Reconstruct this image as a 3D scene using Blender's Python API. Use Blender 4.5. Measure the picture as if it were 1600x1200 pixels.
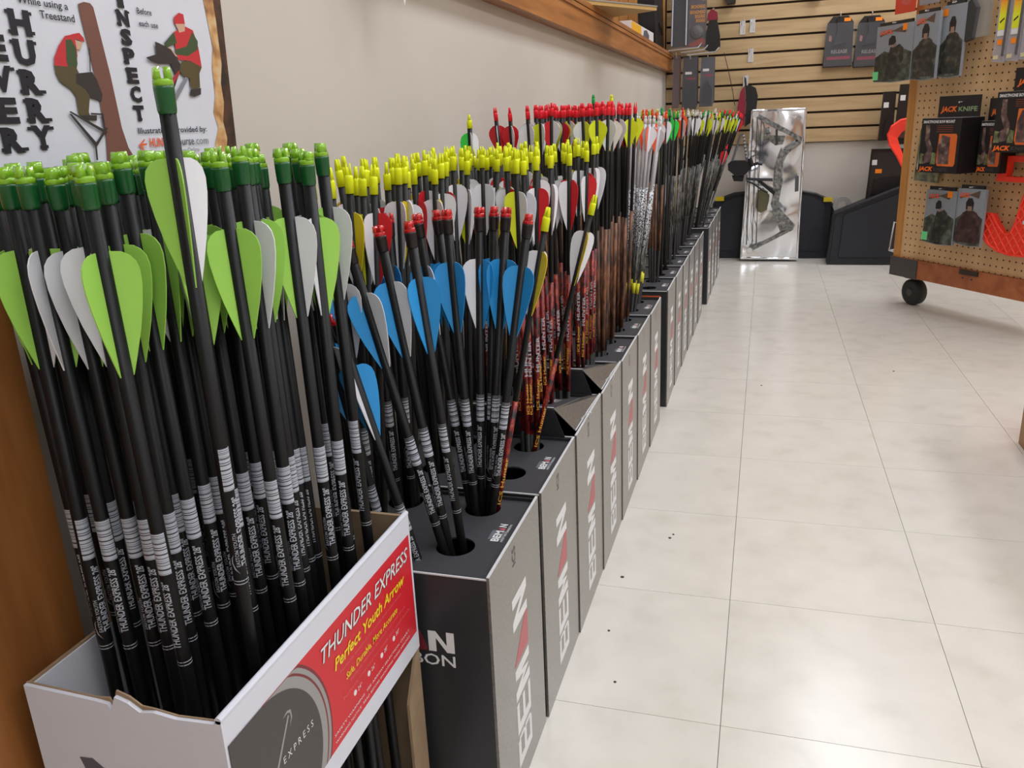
import bpy, bmesh, math, random
from mathutils import Vector, Matrix, Quaternion
random.seed(11)
scene = bpy.context.scene
COL = scene.collection
for o in list(bpy.data.objects):
    bpy.data.objects.remove(o)

# ------------------------------------------------------------------ camera
cam_d = bpy.data.cameras.new('camera')
cam_d.sensor_width = 36.0
cam_d.lens = 1290.0 / 1600.0 * 36.0
cam_d.clip_start = 0.02
cam = bpy.data.objects.new('camera', cam_d)
COL.objects.link(cam)
_r = Vector((0.95849736, 0.2818591, -0.04287485))
_d = Vector((0.04566662, -0.30022585, -0.95277437))
_f = Vector((-0.28142026, 0.91127377, -0.30063724))
_m = Matrix((( _r.x, -_d.x, -_f.x, 0), (_r.y, -_d.y, -_f.y, 0), (_r.z, -_d.z, -_f.z, 0.76), (0, 0, 0, 1)))
cam.matrix_world = _m
scene.camera = cam

# ------------------------------------------------------------------ world, light, exposure
world = bpy.data.worlds.new('world')
scene.world = world
world.use_nodes = True
world.node_tree.nodes['Background'].inputs[0].default_value = (1.0, 0.98, 0.96, 1)
world.node_tree.nodes['Background'].inputs[1].default_value = 0.25
CEIL = 2.62
LIGHTS = [(0.6, -0.65), (0.6, 0.95), (0.6, 2.55), (0.6, 4.05), (2.4, -0.65), (2.4, 0.95), (2.4, 2.55), (2.4, 4.05)]
for i, (lx, ly) in enumerate(LIGHTS):
    ld = bpy.data.lights.new('troffer_light', 'AREA')
    ld.shape = 'RECTANGLE'; ld.size = 0.56; ld.size_y = 1.16
    ld.energy = (18.5, 18.5, 22.0, 28.0)[i % 4]
    ld.color = (0.82, 0.885, 1.0)
    lo = bpy.data.objects.new('troffer_light', ld)
    COL.objects.link(lo)
    lo.location = (lx, ly, CEIL - 0.035)
vs = scene.view_settings
vs.view_transform = 'Standard'
vs.look = 'None'
vs.exposure = -0.40
vs.gamma = 1.0
vs.use_curve_mapping = False

# ------------------------------------------------------------------ helpers
def lin(c):
    return tuple(((v / 255.0) / 12.92 if v / 255.0 <= 0.04045 else ((v / 255.0 + 0.055) / 1.055) ** 2.4) for v in c) + (1.0,)

MATS = {}
def mat(name, rgb, rough=0.5, metal=0.0, spec=0.5, trans=0.0, alpha=1.0, emit=None, var=0.04, vscale=60.0, coat=0.0, ior=1.45, bump=0.0):
    """principled material with a faint procedural tone variation"""
    if name in MATS:
        return MATS[name]
    m = bpy.data.materials.new(name)
    m.use_nodes = True
    nt = m.node_tree
    b = nt.nodes['Principled BSDF']
    c = lin(rgb)
    b.inputs['Roughness'].default_value = rough
    b.inputs['Metallic'].default_value = metal
    b.inputs['Specular IOR Level'].default_value = spec
    b.inputs['Transmission Weight'].default_value = trans
    b.inputs['IOR'].default_value = ior
    b.inputs['Alpha'].default_value = alpha
    b.inputs['Coat Weight'].default_value = coat
    tc = nt.nodes.new('ShaderNodeTexCoord')
    n = nt.nodes.new('ShaderNodeTexNoise')
    n.inputs['Scale'].default_value = vscale
    n.inputs['Detail'].default_value = 2.0
    nt.links.new(tc.outputs['Object'], n.inputs['Vector'])
    mx = nt.nodes.new('ShaderNodeMix'); mx.data_type = 'RGBA'
    mx.inputs[6].default_value = tuple(v * (1 - var) for v in c[:3]) + (1,)
    mx.inputs[7].default_value = tuple(min(1, v * (1 + var)) for v in c[:3]) + (1,)
    nt.links.new(n.outputs['Fac'], mx.inputs[0])
    nt.links.new(mx.outputs[2], b.inputs['Base Color'])
    if bump:
        bp = nt.nodes.new('ShaderNodeBump'); bp.inputs['Strength'].default_value = bump
        nt.links.new(n.outputs['Fac'], bp.inputs['Height'])
        nt.links.new(bp.outputs['Normal'], b.inputs['Normal'])
    if emit:
        b.inputs['Emission Color'].default_value = c
        b.inputs['Emission Strength'].default_value = emit
    MATS[name] = m
    return m

def ramp_mat(name, stops, scale=(1, 1, 1), nscale=5.0, detail=4.0, rough=0.5, spec=0.5, distort=0.0, kind='noise', bump=0.0, coat=0.0, random_tone=0.0, interp='LINEAR', metal=0.0):
    """noise (or wave / voronoi) driven colour ramp"""
    if name in MATS:
        return MATS[name]
    m = bpy.data.materials.new(name)
    m.use_nodes = True
    nt = m.node_tree
    b = nt.nodes['Principled BSDF']
    b.inputs['Roughness'].default_value = rough
    b.inputs['Specular IOR Level'].default_value = spec
    b.inputs['Coat Weight'].default_value = coat
    b.inputs['Coat Roughness'].default_value = 0.22
    b.inputs['Metallic'].default_value = metal
    tc = nt.nodes.new('ShaderNodeTexCoord')
    mp = nt.nodes.new('ShaderNodeMapping')
    mp.inputs['Scale'].default_value = scale
    nt.links.new(tc.outputs['Object'], mp.inputs['Vector'])
    oi = nt.nodes.new('ShaderNodeObjectInfo')
    va = nt.nodes.new('ShaderNodeVectorMath'); va.operation = 'ADD'
    vm = nt.nodes.new('ShaderNodeVectorMath'); vm.operation = 'SCALE'
    cx = nt.nodes.new('ShaderNodeCombineXYZ')
    for k in range(3):
        nt.links.new(oi.outputs['Random'], cx.inputs[k])
    nt.links.new(cx.outputs[0], vm.inputs[0]); vm.inputs['Scale'].default_value = 37.0
    nt.links.new(mp.outputs[0], va.inputs[0]); nt.links.new(vm.outputs[0], va.inputs[1])
    if kind == 'noise':
        n = nt.nodes.new('ShaderNodeTexNoise')
        n.inputs['Scale'].default_value = nscale; n.inputs['Detail'].default_value = detail
        n.inputs['Distortion'].default_value = distort
        out = n.outputs['Fac']
    elif kind == 'wave':
        n = nt.nodes.new('ShaderNodeTexWave')
        n.inputs['Scale'].default_value = nscale; n.inputs['Detail'].default_value = detail
        n.inputs['Distortion'].default_value = distort
        out = n.outputs['Fac']
    else:
        n = nt.nodes.new('ShaderNodeTexVoronoi')
        n.inputs['Scale'].default_value = nscale
        out = n.outputs['Distance']
    nt.links.new(va.outputs[0], n.inputs['Vector'])
    r = nt.nodes.new('ShaderNodeValToRGB')
    r.color_ramp.interpolation = interp
    els = r.color_ramp.elements
    while len(els) < len(stops):
        els.new(0.5)
    for e, (p, c) in zip(els, stops):
        e.position = p; e.color = lin(c)
    nt.links.new(out, r.inputs[0])
    src = r.outputs[0]
    if random_tone:
        hv = nt.nodes.new('ShaderNodeHueSaturation')
        ma = nt.nodes.new('ShaderNodeMapRange')
        ma.inputs[3].default_value = 1 - random_tone; ma.inputs[4].default_value = 1 + random_tone
        nt.links.new(oi.outputs['Random'], ma.inputs[0]); nt.links.new(ma.outputs[0], hv.inputs['Value'])
        nt.links.new(src, hv.inputs['Color']); src = hv.outputs[0]
    nt.links.new(src, b.inputs['Base Color'])
    if bump:
        bp = nt.nodes.new('ShaderNodeBump'); bp.inputs['Strength'].default_value = bump
        bp.inputs['Distance'].default_value = 0.01
        nt.links.new(out, bp.inputs['Height']); nt.links.new(bp.outputs['Normal'], b.inputs['Normal'])
    MATS[name] = m
    return m

def barcode_mat():
    if 'barcode' in MATS:
        return MATS['barcode']
    m = bpy.data.materials.new('barcode'); m.use_nodes = True
    nt = m.node_tree; b = nt.nodes['Principled BSDF']; b.inputs['Roughness'].default_value = 0.45
    tc = nt.nodes.new('ShaderNodeTexCoord'); sp = nt.nodes.new('ShaderNodeSeparateXYZ')
    nt.links.new(tc.outputs['Object'], sp.inputs[0])
    mu = nt.nodes.new('ShaderNodeMath'); mu.operation = 'MULTIPLY'; mu.inputs[1].default_value = 1.0
    nt.links.new(sp.outputs[2], mu.inputs[0])
    n = nt.nodes.new('ShaderNodeTexNoise'); n.noise_dimensions = '1D'
    n.inputs['Scale'].default_value = 620.0; n.inputs['Detail'].default_value = 1.0
    nt.links.new(mu.outputs[0], n.inputs['W'])
    r = nt.nodes.new('ShaderNodeValToRGB'); r.color_ramp.interpolation = 'CONSTANT'
    r.color_ramp.elements[0].color = lin((30, 30, 34)); r.color_ramp.elements[1].position = 0.47
    r.color_ramp.elements[1].color = lin((180, 184, 196))
    nt.links.new(n.outputs['Fac'], r.inputs[0]); nt.links.new(r.outputs[0], b.inputs['Base Color'])
    MATS['barcode'] = m
    return m

def peg_mat():
    """tan hardboard with rows of dark peg holes (holes far smaller than a pixel-sized piece)"""
    m = bpy.data.materials.new('pegboard'); m.use_nodes = True
    nt = m.node_tree; b = nt.nodes['Principled BSDF']; b.inputs['Roughness'].default_value = 0.6
    uv = nt.nodes.new('ShaderNodeUVMap'); uv.uv_map = 'UVMap'
    sc = nt.nodes.new('ShaderNodeVectorMath'); sc.operation = 'SCALE'; sc.inputs['Scale'].default_value = 1 / 0.0254
    nt.links.new(uv.outputs[0], sc.inputs[0])
    fr = nt.nodes.new('ShaderNodeVectorMath'); fr.operation = 'FRACTION'
    nt.links.new(sc.outputs[0], fr.inputs[0])
    di = nt.nodes.new('ShaderNodeVectorMath'); di.operation = 'DISTANCE'; di.inputs[1].default_value = (0.5, 0.5, 0)
    nt.links.new(fr.outputs[0], di.inputs[0])
    lt = nt.nodes.new('ShaderNodeMath'); lt.operation = 'LESS_THAN'; lt.inputs[1].default_value = 0.13
    nt.links.new(di.outputs['Value'], lt.inputs[0])
    n = nt.nodes.new('ShaderNodeTexNoise'); n.inputs['Scale'].default_value = 14; n.inputs['Detail'].default_value = 6
    cr = nt.nodes.new('ShaderNodeValToRGB')
    cr.color_ramp.elements[0].position = 0.35; cr.color_ramp.elements[0].color = lin((214, 174, 126))
    cr.color_ramp.elements[1].position = 0.65; cr.color_ramp.elements[1].color = lin((228, 190, 142))
    nt.links.new(n.outputs['Fac'], cr.inputs[0])
    mx = nt.nodes.new('ShaderNodeMix'); mx.data_type = 'RGBA'
    mx.inputs[7].default_value = lin((62, 38, 20))
    nt.links.new(lt.outputs[0], mx.inputs[0]); nt.links.new(cr.outputs[0], mx.inputs[6])
    nt.links.new(mx.outputs[2], b.inputs['Base Color'])
    return m

ROOT = {}
class Frame:
    """o + u*right + v*up + w*normal"""
    def __init__(s, o, r, u):
        s.o = Vector(o); s.r = Vector(r).normalized(); s.u = Vector(u).normalized(); s.n = s.r.cross(s.u)
    def __call__(s, u, v, w=0.0):
        return s.o + s.r * u + s.u * v + s.n * w
WORLD = Frame((0, 0, 0), (1, 0, 0), (0, 1, 0))

class MB:
    def __init__(s):
        s.v = []; s.f = []; s.uv = None
    def add(s, verts, faces):
        k = len(s.v)
        s.v += [Vector(p) for p in verts]
        s.f += [tuple(i + k for i in f) for f in faces]
        return s
    def box(s, x0, x1, y0, y1, z0, z1, fr=WORLD):
        p = [fr(x, y, z) for z in (z0, z1) for x, y in ((x0, y0), (x1, y0), (x1, y1), (x0, y1))]
        return s.add(p, [(3, 2, 1, 0), (4, 5, 6, 7), (0, 1, 5, 4), (1, 2, 6, 5), (2, 3, 7, 6), (3, 0, 4, 7)])
    def prism(s, pts, w0, w1, fr=WORLD):
        a = sum(pts[i][0] * pts[(i + 1) % len(pts)][1] - pts[(i + 1) % len(pts)][0] * pts[i][1] for i in range(len(pts)))
        if a < 0:
            pts = list(reversed(pts))
        n = len(pts)
        p = [fr(x, y, w0) for x, y in pts] + [fr(x, y, w1) for x, y in pts]
        f = [tuple(reversed(range(n))), tuple(range(n, 2 * n))]
        f += [(i, (i + 1) % n, n + (i + 1) % n, n + i) for i in range(n)]
        return s.add(p, f)
    def flat(s, pts, w, fr):
        a = sum(pts[i][0] * pts[(i + 1) % len(pts)][1] - pts[(i + 1) % len(pts)][0] * pts[i][1] for i in range(len(pts)))
        if a < 0:
            pts = list(reversed(pts))
        return s.add([fr(x, y, w) for x, y in pts], [tuple(range(len(pts)))])
    def tube(s, pts, r, n=8, r1=None):
        pts = [Vector(p) for p in pts]
        rings = []
        up = Vector((0.31, 0.2, 0.93))
        for i, p in enumerate(pts):
            t = (pts[min(i + 1, len(pts) - 1)] - pts[max(i - 1, 0)]).normalized()
            a = t.cross(up)
            if a.length < 1e-3:
                a = t.cross(Vector((1, 0, 0)))
            a.normalize(); b = t.cross(a)
            rr = r if r1 is None else r + (r1 - r) * i / max(1, len(pts) - 1)
            rings.append([p + (a * math.cos(2 * math.pi * k / n) + b * math.sin(2 * math.pi * k / n)) * rr for k in range(n)])
        v = [q for g in rings for q in g]
        f = []
        for i in range(len(pts) - 1):
            for k in range(n):
                f.append((i * n + k, i * n + (k + 1) % n, (i + 1) * n + (k + 1) % n, (i + 1) * n + k))
        f.append(tuple(reversed(range(n)))); f.append(tuple(range((len(pts) - 1) * n, len(pts) * n)))
        return s.add(v, f)
    def lathe(s, prof, n=12, fr=WORLD, capb=True, capt=True):
        v = []; f = []
        for r, z in prof:
            v += [fr(r * math.cos(2 * math.pi * k / n), r * math.sin(2 * math.pi * k / n), z) for k in range(n)]
        for i in range(len(prof) - 1):
            for k in range(n):
                f.append((i * n + k, i * n + (k + 1) % n, (i + 1) * n + (k + 1) % n, (i + 1) * n + k))
        if capb: f.append(tuple(reversed(range(n))))
        if capt: f.append(tuple(range((len(prof) - 1) * n, len(prof) * n)))
        return s.add(v, f)
    def text(s, string, fr, u, v, h, width=None, w=0.0004, bold=0.0, shear=0.0):
        """flat lettering; (u, v) = left end of baseline, h = cap height"""
        V, F, W = text2d(string, bold, shear)
        sx = h if width is None else width / W
        s.add([fr(u + x * sx, v + y * h, w) for x, y in V], F)
        return s
    def mesh(s, name, off=Vector((0, 0, 0)), smooth=False):
        me = bpy.data.meshes.new(name)
        me.from_pydata([tuple(p - off) for p in s.v], [], s.f)
        me.update()
        if smooth:
            for p in me.polygons: p.use_smooth = len(p.vertices) == 4
        return me
    def build(s, name, m, parent=None, loc=None, smooth=False):
        off = ROOT[parent.name] if parent is not None else Vector(loc if loc is not None else (0, 0, 0))
        me = s.mesh(name, off, smooth)
        o = bpy.data.objects.new(name, me)
        COL.objects.link(o)
        me.materials.append(m)
        if parent is not None:
            o.parent = parent
        else:
            o.location = off
        ROOT[o.name] = off
        return o

TEXTS = {}
def text2d(string, bold=0.0, shear=0.0):
    key = (string, bold, shear)
    if key in TEXTS:
        return TEXTS[key]
    c = bpy.data.curves.new('lettering', 'FONT')
    c.body = string; c.size = 1.0; c.offset = bold; c.shear = shear; c.resolution_u = 2
    c.fill_mode = 'FRONT'
    o = bpy.data.objects.new('lettering', c)
    COL.objects.link(o)
    dg = bpy.context.evaluated_depsgraph_get()
    me = bpy.data.meshes.new_from_object(o.evaluated_get(dg))
    V = [(p.co.x, p.co.y) for p in me.vertices]
    F = [tuple(p.vertices) for p in me.polygons]
    bpy.data.objects.remove(o); bpy.data.curves.remove(c); bpy.data.meshes.remove(me)
    x0 = min(p[0] for p in V); cap = 0.7
    V = [((x - x0) / cap, y / cap) for x, y in V]
    W = max(p[0] for p in V)
    # make sure faces look along +normal
    F2 = []
    for f in F:
        a = sum(V[f[i]][0] * V[f[(i + 1) % len(f)]][1] - V[f[(i + 1) % len(f)]][0] * V[f[i]][1] for i in range(len(f)))
        F2.append(f if a > 0 else tuple(reversed(f)))
    TEXTS[key] = (V, F2, W)
    return TEXTS[key]

def thing(name, label, cat, loc=(0, 0, 0), group=None):
    o = bpy.data.objects.new(name, None)
    COL.objects.link(o)
    o.location = loc; o.empty_display_size = 0.02
    o['label'] = label; o['category'] = cat
    if group: o['group'] = group
    ROOT[o.name] = Vector(loc)
    return o
def tag(o, label, cat, group=None):
    o['label'] = label; o['category'] = cat
    if group: o['group'] = group
    return o
def struct(o):
    o['kind'] = 'structure'
    return o
def part(name, mesh, m, parent):
    o = bpy.data.objects.new(name, mesh)
    COL.objects.link(o); o.parent = parent
    if not mesh.materials: mesh.materials.append(m)
    ROOT[o.name] = Vector((0, 0, 0))
    return o

# ------------------------------------------------------------------ materials of the room
M_wall = ramp_mat('wall_paint', [(0.3, (196, 188, 178)), (0.7, (204, 196, 186))], nscale=3.0, rough=0.75, spec=0.3, bump=0.02)
M_tile = ramp_mat('vinyl_tile', [(0.25, (206, 201, 190)), (0.45, (215, 210, 200)), (0.75, (221, 216, 206))], nscale=14.0, detail=8.0, rough=0.22, spec=0.45, random_tone=0.012)
M_joint = mat('tile_joint', (112, 106, 98), 0.8)
M_oak = ramp_mat('oak_trim', [(0.25, (128, 76, 36)), (0.5, (165, 104, 52)), (0.8, (192, 130, 70))], scale=(14, 0.9, 14), nscale=3.0, detail=5.0, rough=0.35, spec=0.5, distort=0.8)
M_post = ramp_mat('stained_post', [(0.25, (112, 68, 34)), (0.55, (150, 96, 50)), (0.8, (166, 110, 60))], scale=(10, 10, 0.9), nscale=3.0, detail=5.0, rough=0.4, spec=0.4, distort=0.9)
M_slat = ramp_mat('slat_laminate', [(0.3, (172, 143, 103)), (0.55, (188, 160, 119)), (0.8, (196, 169, 128))], scale=(0.8, 10, 10), nscale=4.0, detail=6.0, rough=0.5, spec=0.4, distort=0.6)
M_groove = mat('slat_groove', (52, 36, 22), 0.8)
M_ceil = mat('ceiling_tile', (226, 222, 214), 0.9)
M_pine = ramp_mat('pine_panel', [(0.3, (190, 128, 62)), (0.7, (216, 156, 86))], scale=(12, 12, 1), nscale=3.0, rough=0.45)
M_diff = mat('lamp_diffuser', (255, 250, 240), 0.5, emit=2.5)
M_white_metal = mat('white_metal', (225, 225, 222), 0.4)

# ------------------------------------------------------------------ the room
XW = -0.53
YB = 4.75
floor = struct(MB().box(-0.68, 3.4, -1.3, 4.95, -0.06, -0.004).build('floor', M_joint))
T = 0.3048
tile_me = MB().box(-T / 2 + 0.0004, T / 2 - 0.0004, -T / 2 + 0.0004, T / 2 - 0.0004, -0.004, 0.0).mesh('floor_tile')
tile_me.materials.append(M_tile)
for i in range(-1, 11):
    for j in range(-7, 13):
        t = part('tile', tile_me, M_tile, floor)
        t.location = (-0.0222 + (i - 0.5) * T, 0.924 + (j + 0.5) * T, 0)

LEDGE = 1.061
wl = struct(MB().box(-1.0, XW, -1.3, YB + 0.2, -0.06, LEDGE).build('wall_left', M_wall))
struct(MB().box(-1.0, -0.925, -1.3, YB + 0.2, LEDGE, CEIL).build('wall_alcove', M_wall))
tr = struct(MB().box(XW, -0.502, 0.55, YB - 0.002, 0.985, 1.0595).build('trim_1', M_oak))
cap = MB().box(-0.92, -0.496, 0.55, YB - 0.002, 1.0615, 1.0755).build('ledge_cap', M_oak, tr)
lip = MB().box(-0.5018, -0.497, 0.55, YB - 0.002, 0.985, 0.991).box(-0.5018, -0.4975, 0.55, YB - 0.002, 1.048, 1.0595).build('moulding', M_oak, tr)
struct(MB().box(XW, -0.500, -0.15, 0.441, 0.0, 0.715).build('trim_2', M_post))

wb = struct(MB().box(-1.0, 3.4, YB + 0.016, YB + 0.2, -0.06, CEIL).build('wall_back', M_wall))
MB().box(-0.528, 3.3, YB + 0.011, YB + 0.0155, 0.598, CEIL - 0.02).build('slat_backing', M_groove, wb)
slat_me = MB().box(-0.528, 3.3, YB, YB + 0.011, 0.0055, 0.0762 - 0.0055).mesh('slat')
slat_me.materials.append(M_slat)
z = 0.596; k = 0
while z < CEIL - 0.1:
    s_ = part('slat', slat_me, M_slat, wb); s_.location = (0, 0, z)
    z += 0.0762
# pine boards closing the ledge at its far end
tb = struct(MB().box(-0.919, -0.532, YB - 0.006, YB + 0.0155, 1.0765, CEIL - 0.02).build('trim_3', M_groove))
bx_ = -0.919
while bx_ < -0.54:
    MB().box(bx_ + 0.001, min(bx_ + 0.047, -0.532), YB - 0.02, YB - 0.0062, 1.0765, CEIL - 0.02).build('pine_board', M_pine, tb)
    bx_ += 0.048
struct(MB().box(3.36, 3.5, -1.3, YB + 0.2, -0.06, CEIL).build('wall_right', M_wall))
struct(MB().box(-1.0, 3.5, -1.45, -1.3, -0.06, CEIL).build('wall_front', M_wall))
ceil = struct(MB().box(-1.0, 3.5, -1.45, YB + 0.2, CEIL, CEIL + 0.08).build('ceiling', M_ceil))
for i, (lx, ly) in enumerate(LIGHTS):
    cl = thing('ceiling_light', 'long fluorescent ceiling light panel overhead', 'light', (lx, ly, CEIL - 0.02), 'ceiling light panels')
    MB().box(lx - 0.3, lx + 0.3, ly - 0.6, ly + 0.6, CEIL - 0.012, CEIL - 0.001).build('housing', M_white_metal, cl)
    MB().box(lx - 0.28, lx + 0.28, ly - 0.58, ly + 0.58, CEIL - 0.02, CEIL - 0.0125).build('diffuser', M_diff, cl)

# ------------------------------------------------------------------ poster on the left wall
FW = Frame((-0.5258, 0, 0), (0, 1, 0), (0, 0, 1))          # u = world Y, v = world Z, normal = +X
P_white = mat('print_white', (214, 216, 226), 0.35)
PR = {
 'print_brown': mat('print_brown', (118, 78, 68), 0.4), 'print_red': mat('print_red', (196, 50, 58), 0.4),
 'print_green': mat('print_green', (62, 82, 52), 0.4), 'print_skin': mat('print_skin', (205, 165, 140), 0.4),
 'print_olive': mat('print_olive', (86, 76, 50), 0.4), 'print_dark': mat('print_dark', (52, 48, 50), 0.4),
 'print_grey': mat('print_grey', (128, 130, 138), 0.4), 'print_red2': mat('print_red2', (170, 50, 56), 0.4),
 'print_orange': mat('print_orange', (226, 100, 58), 0.4)}
M_ink = mat('ink_navy_black', (30, 30, 42), 0.4)
M_ink2 = mat('ink_grey', (92, 92, 104), 0.4)
M_burn1 = ramp_mat('scorched_paper', [(0.3, (214, 196, 160)), (0.5, (206, 160, 106)), (0.72, (140, 88, 52))], nscale=60.0, detail=6.0, rough=0.5)
M_burn2 = ramp_mat('charred_edge', [(0.35, (36, 28, 26)), (0.7, (92, 56, 38))], nscale=50.0, detail=5.0, rough=0.5)
poster = thing('safety_poster', 'treestand safety poster with hunters and scorched border on beige wall', 'poster', (-0.53, 0.6, 0.715))
MB().box(0.31, 0.768, 0.714, 1.06, -0.004, -0.0005, FW).build('board', P_white, poster)
ART= [('trunk', 'print_brown', [(0.5873, 0.8646), (0.5938, 0.8668), (0.6005, 0.8666), (0.6033, 0.864), (0.6044, 0.8551), (0.6092, 0.8114), (0.6116, 0.7706), (0.6153, 0.7547), (0.6221, 0.7431), (0.5881, 0.7448), (0.5914, 0.7646), (0.5915, 0.8058), (0.5898, 0.8324), (0.5875, 0.8559)]), ('hunter', 'print_red', [(0.5584, 0.8315), (0.5669, 0.8396), (0.5754, 0.8414), (0.5774, 0.8363), (0.5762, 0.8257), (0.5723, 0.8172), (0.5608, 0.8166), (0.5507, 0.8173), (0.5522, 0.8231)]), ('hunter', 'print_green', [(0.5669, 0.8367), (0.5728, 0.8377), (0.5761, 0.8315), (0.5746, 0.8197), (0.5714, 0.8136), (0.5647, 0.8133), (0.5636, 0.8214)]), ('hunter', 'print_red', [(0.5738, 0.8413), (0.5825, 0.8431), (0.5865, 0.8393), (0.5866, 0.8364), (0.5763, 0.8386)]), ('hunter', 'print_skin', [(0.5768, 0.8374), (0.584, 0.8362), (0.5809, 0.8307), (0.5766, 0.8304)]), ('hunter', 'print_olive', [(0.5507, 0.8173), (0.5723, 0.8172), (0.5744, 0.8125), (0.5748, 0.8077), (0.5832, 0.8007), (0.5769, 0.7835), (0.5777, 0.7798), (0.5661, 0.7811), (0.5666, 0.7956), (0.5629, 0.8003), (0.5531, 0.8059), (0.5507, 0.8116)]), ('hunter', 'print_dark', [(0.571, 0.8124), (0.5885, 0.8143), (0.5922, 0.8083), (0.5955, 0.7973), (0.5931, 0.7917), (0.5816, 0.7946), (0.578, 0.8006), (0.5691, 0.8052)]), ('hunter', 'print_dark', [(0.5678, 0.7811), (0.585, 0.781), (0.5839, 0.7767), (0.5745, 0.7774)]), ('stand', 'print_dark', [(0.556, 0.7835), (0.5578, 0.7841), (0.5933, 0.7681), (0.5909, 0.7661)]), ('stand', 'print_dark', [(0.5556, 0.7821), (0.5581, 0.7821), (0.5786, 0.7599), (0.5924, 0.7715), (0.5946, 0.7709), (0.5786, 0.7567), (0.5762, 0.7574)]), ('stand', 'print_dark', [(0.5765, 0.7587), (0.5786, 0.7586), (0.5769, 0.7461), (0.5751, 0.7459)]), ('stand', 'print_dark', [(0.5785, 0.7828), (0.5925, 0.7823), (0.5921, 0.781), (0.5782, 0.7815)]), ('stand', 'print_dark', [(0.59, 0.781), (0.5921, 0.781), (0.5913, 0.7709), (0.5893, 0.7703)]), ('stand', 'print_dark', [(0.5895, 0.8324), (0.5905, 0.8325), (0.5867, 0.8142), (0.5855, 0.8142)]), ('sitter', 'print_red', [(0.7021, 0.8657), (0.7101, 0.8705), (0.7168, 0.8699), (0.717, 0.8616), (0.7019, 0.8603)]), ('sitter', 'print_skin', [(0.703, 0.8604), (0.717, 0.8616), (0.7154, 0.8553), (0.7068, 0.8532)]), ('sitter', 'print_red', [(0.699, 0.8532), (0.7165, 0.8595), (0.7276, 0.857), (0.7322, 0.8418), (0.7329, 0.8246), (0.716, 0.8295), (0.6997, 0.8293), (0.6977, 0.8395)]), ('sitter', 'print_green', [(0.699, 0.8532), (0.7011, 0.8439), (0.6853, 0.8387), (0.683, 0.8426)]), ('sitter', 'print_green', [(0.726, 0.8555), (0.7325, 0.8475), (0.7306, 0.8403), (0.7146, 0.8336), (0.6963, 0.8339), (0.6974, 0.8381), (0.7144, 0.842)]), ('sitter', 'print_skin', [(0.6781, 0.8402), (0.6909, 0.8391), (0.7002, 0.8314), (0.696, 0.8326), (0.6795, 0.837)]), ('sitter', 'print_olive', [(0.704, 0.8282), (0.716, 0.8295), (0.7329, 0.8246), (0.7277, 0.8186), (0.7256, 0.8055), (0.711, 0.8051), (0.712, 0.8137), (0.7009, 0.8161), (0.6977, 0.8216)]), ('sitter', 'print_dark', [(0.7107, 0.8037), (0.7269, 0.8055), (0.7254, 0.7997), (0.715, 0.7973), (0.7082, 0.7986)]), ('folded', 'print_dark', [(0.6553, 0.8289), (0.6697, 0.8324), (0.6704, 0.843), (0.6754, 0.8421), (0.6906, 0.8377), (0.7011, 0.8259), (0.6982, 0.8188), (0.6829, 0.7989), (0.6818, 0.803), (0.6917, 0.8158), (0.6874, 0.8252), (0.6698, 0.8244), (0.6599, 0.8265)]), ('folded', 'print_grey', [(0.6789, 0.7919), (0.7052, 0.8149), (0.7096, 0.8136), (0.6857, 0.792)]), ('folded', 'print_red2', [(0.6839, 0.8114), (0.6974, 0.8202), (0.6978, 0.8174), (0.6834, 0.8051)]), ('logo', 'print_orange', [(0.628, 0.7565), (0.6384, 0.7573), (0.6379, 0.7555), (0.6281, 0.7553)]), ('logo', 'print_orange', [(0.6359, 0.761), (0.6371, 0.7604), (0.6315, 0.7561), (0.6349, 0.7492), (0.6335, 0.7478), (0.6287, 0.7562)])]
BURN1= [(0.7625, 0.9432), (0.7519, 0.8861), (0.7539, 0.8692), (0.7564, 0.8434), (0.7507, 0.8254), (0.7492, 0.7986), (0.7429, 0.7835), (0.747, 0.7683), (0.738, 0.7532), (0.7362, 0.741), (0.7253, 0.7075), (0.7975, 0.7013), (0.7727, 0.7392), (0.7795, 0.8892), (0.7847, 0.947)]
BURN2= [(0.7767, 0.9457), (0.7675, 0.8878), (0.768, 0.8691), (0.7675, 0.8515), (0.7673, 0.8292), (0.7615, 0.8109), (0.7623, 0.7927), (0.7564, 0.7743), (0.7594, 0.7587), (0.7534, 0.7402), (0.7517, 0.7053), (0.7975, 0.7013), (0.7727, 0.7392), (0.7795, 0.8892), (0.7847, 0.947)]
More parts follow.
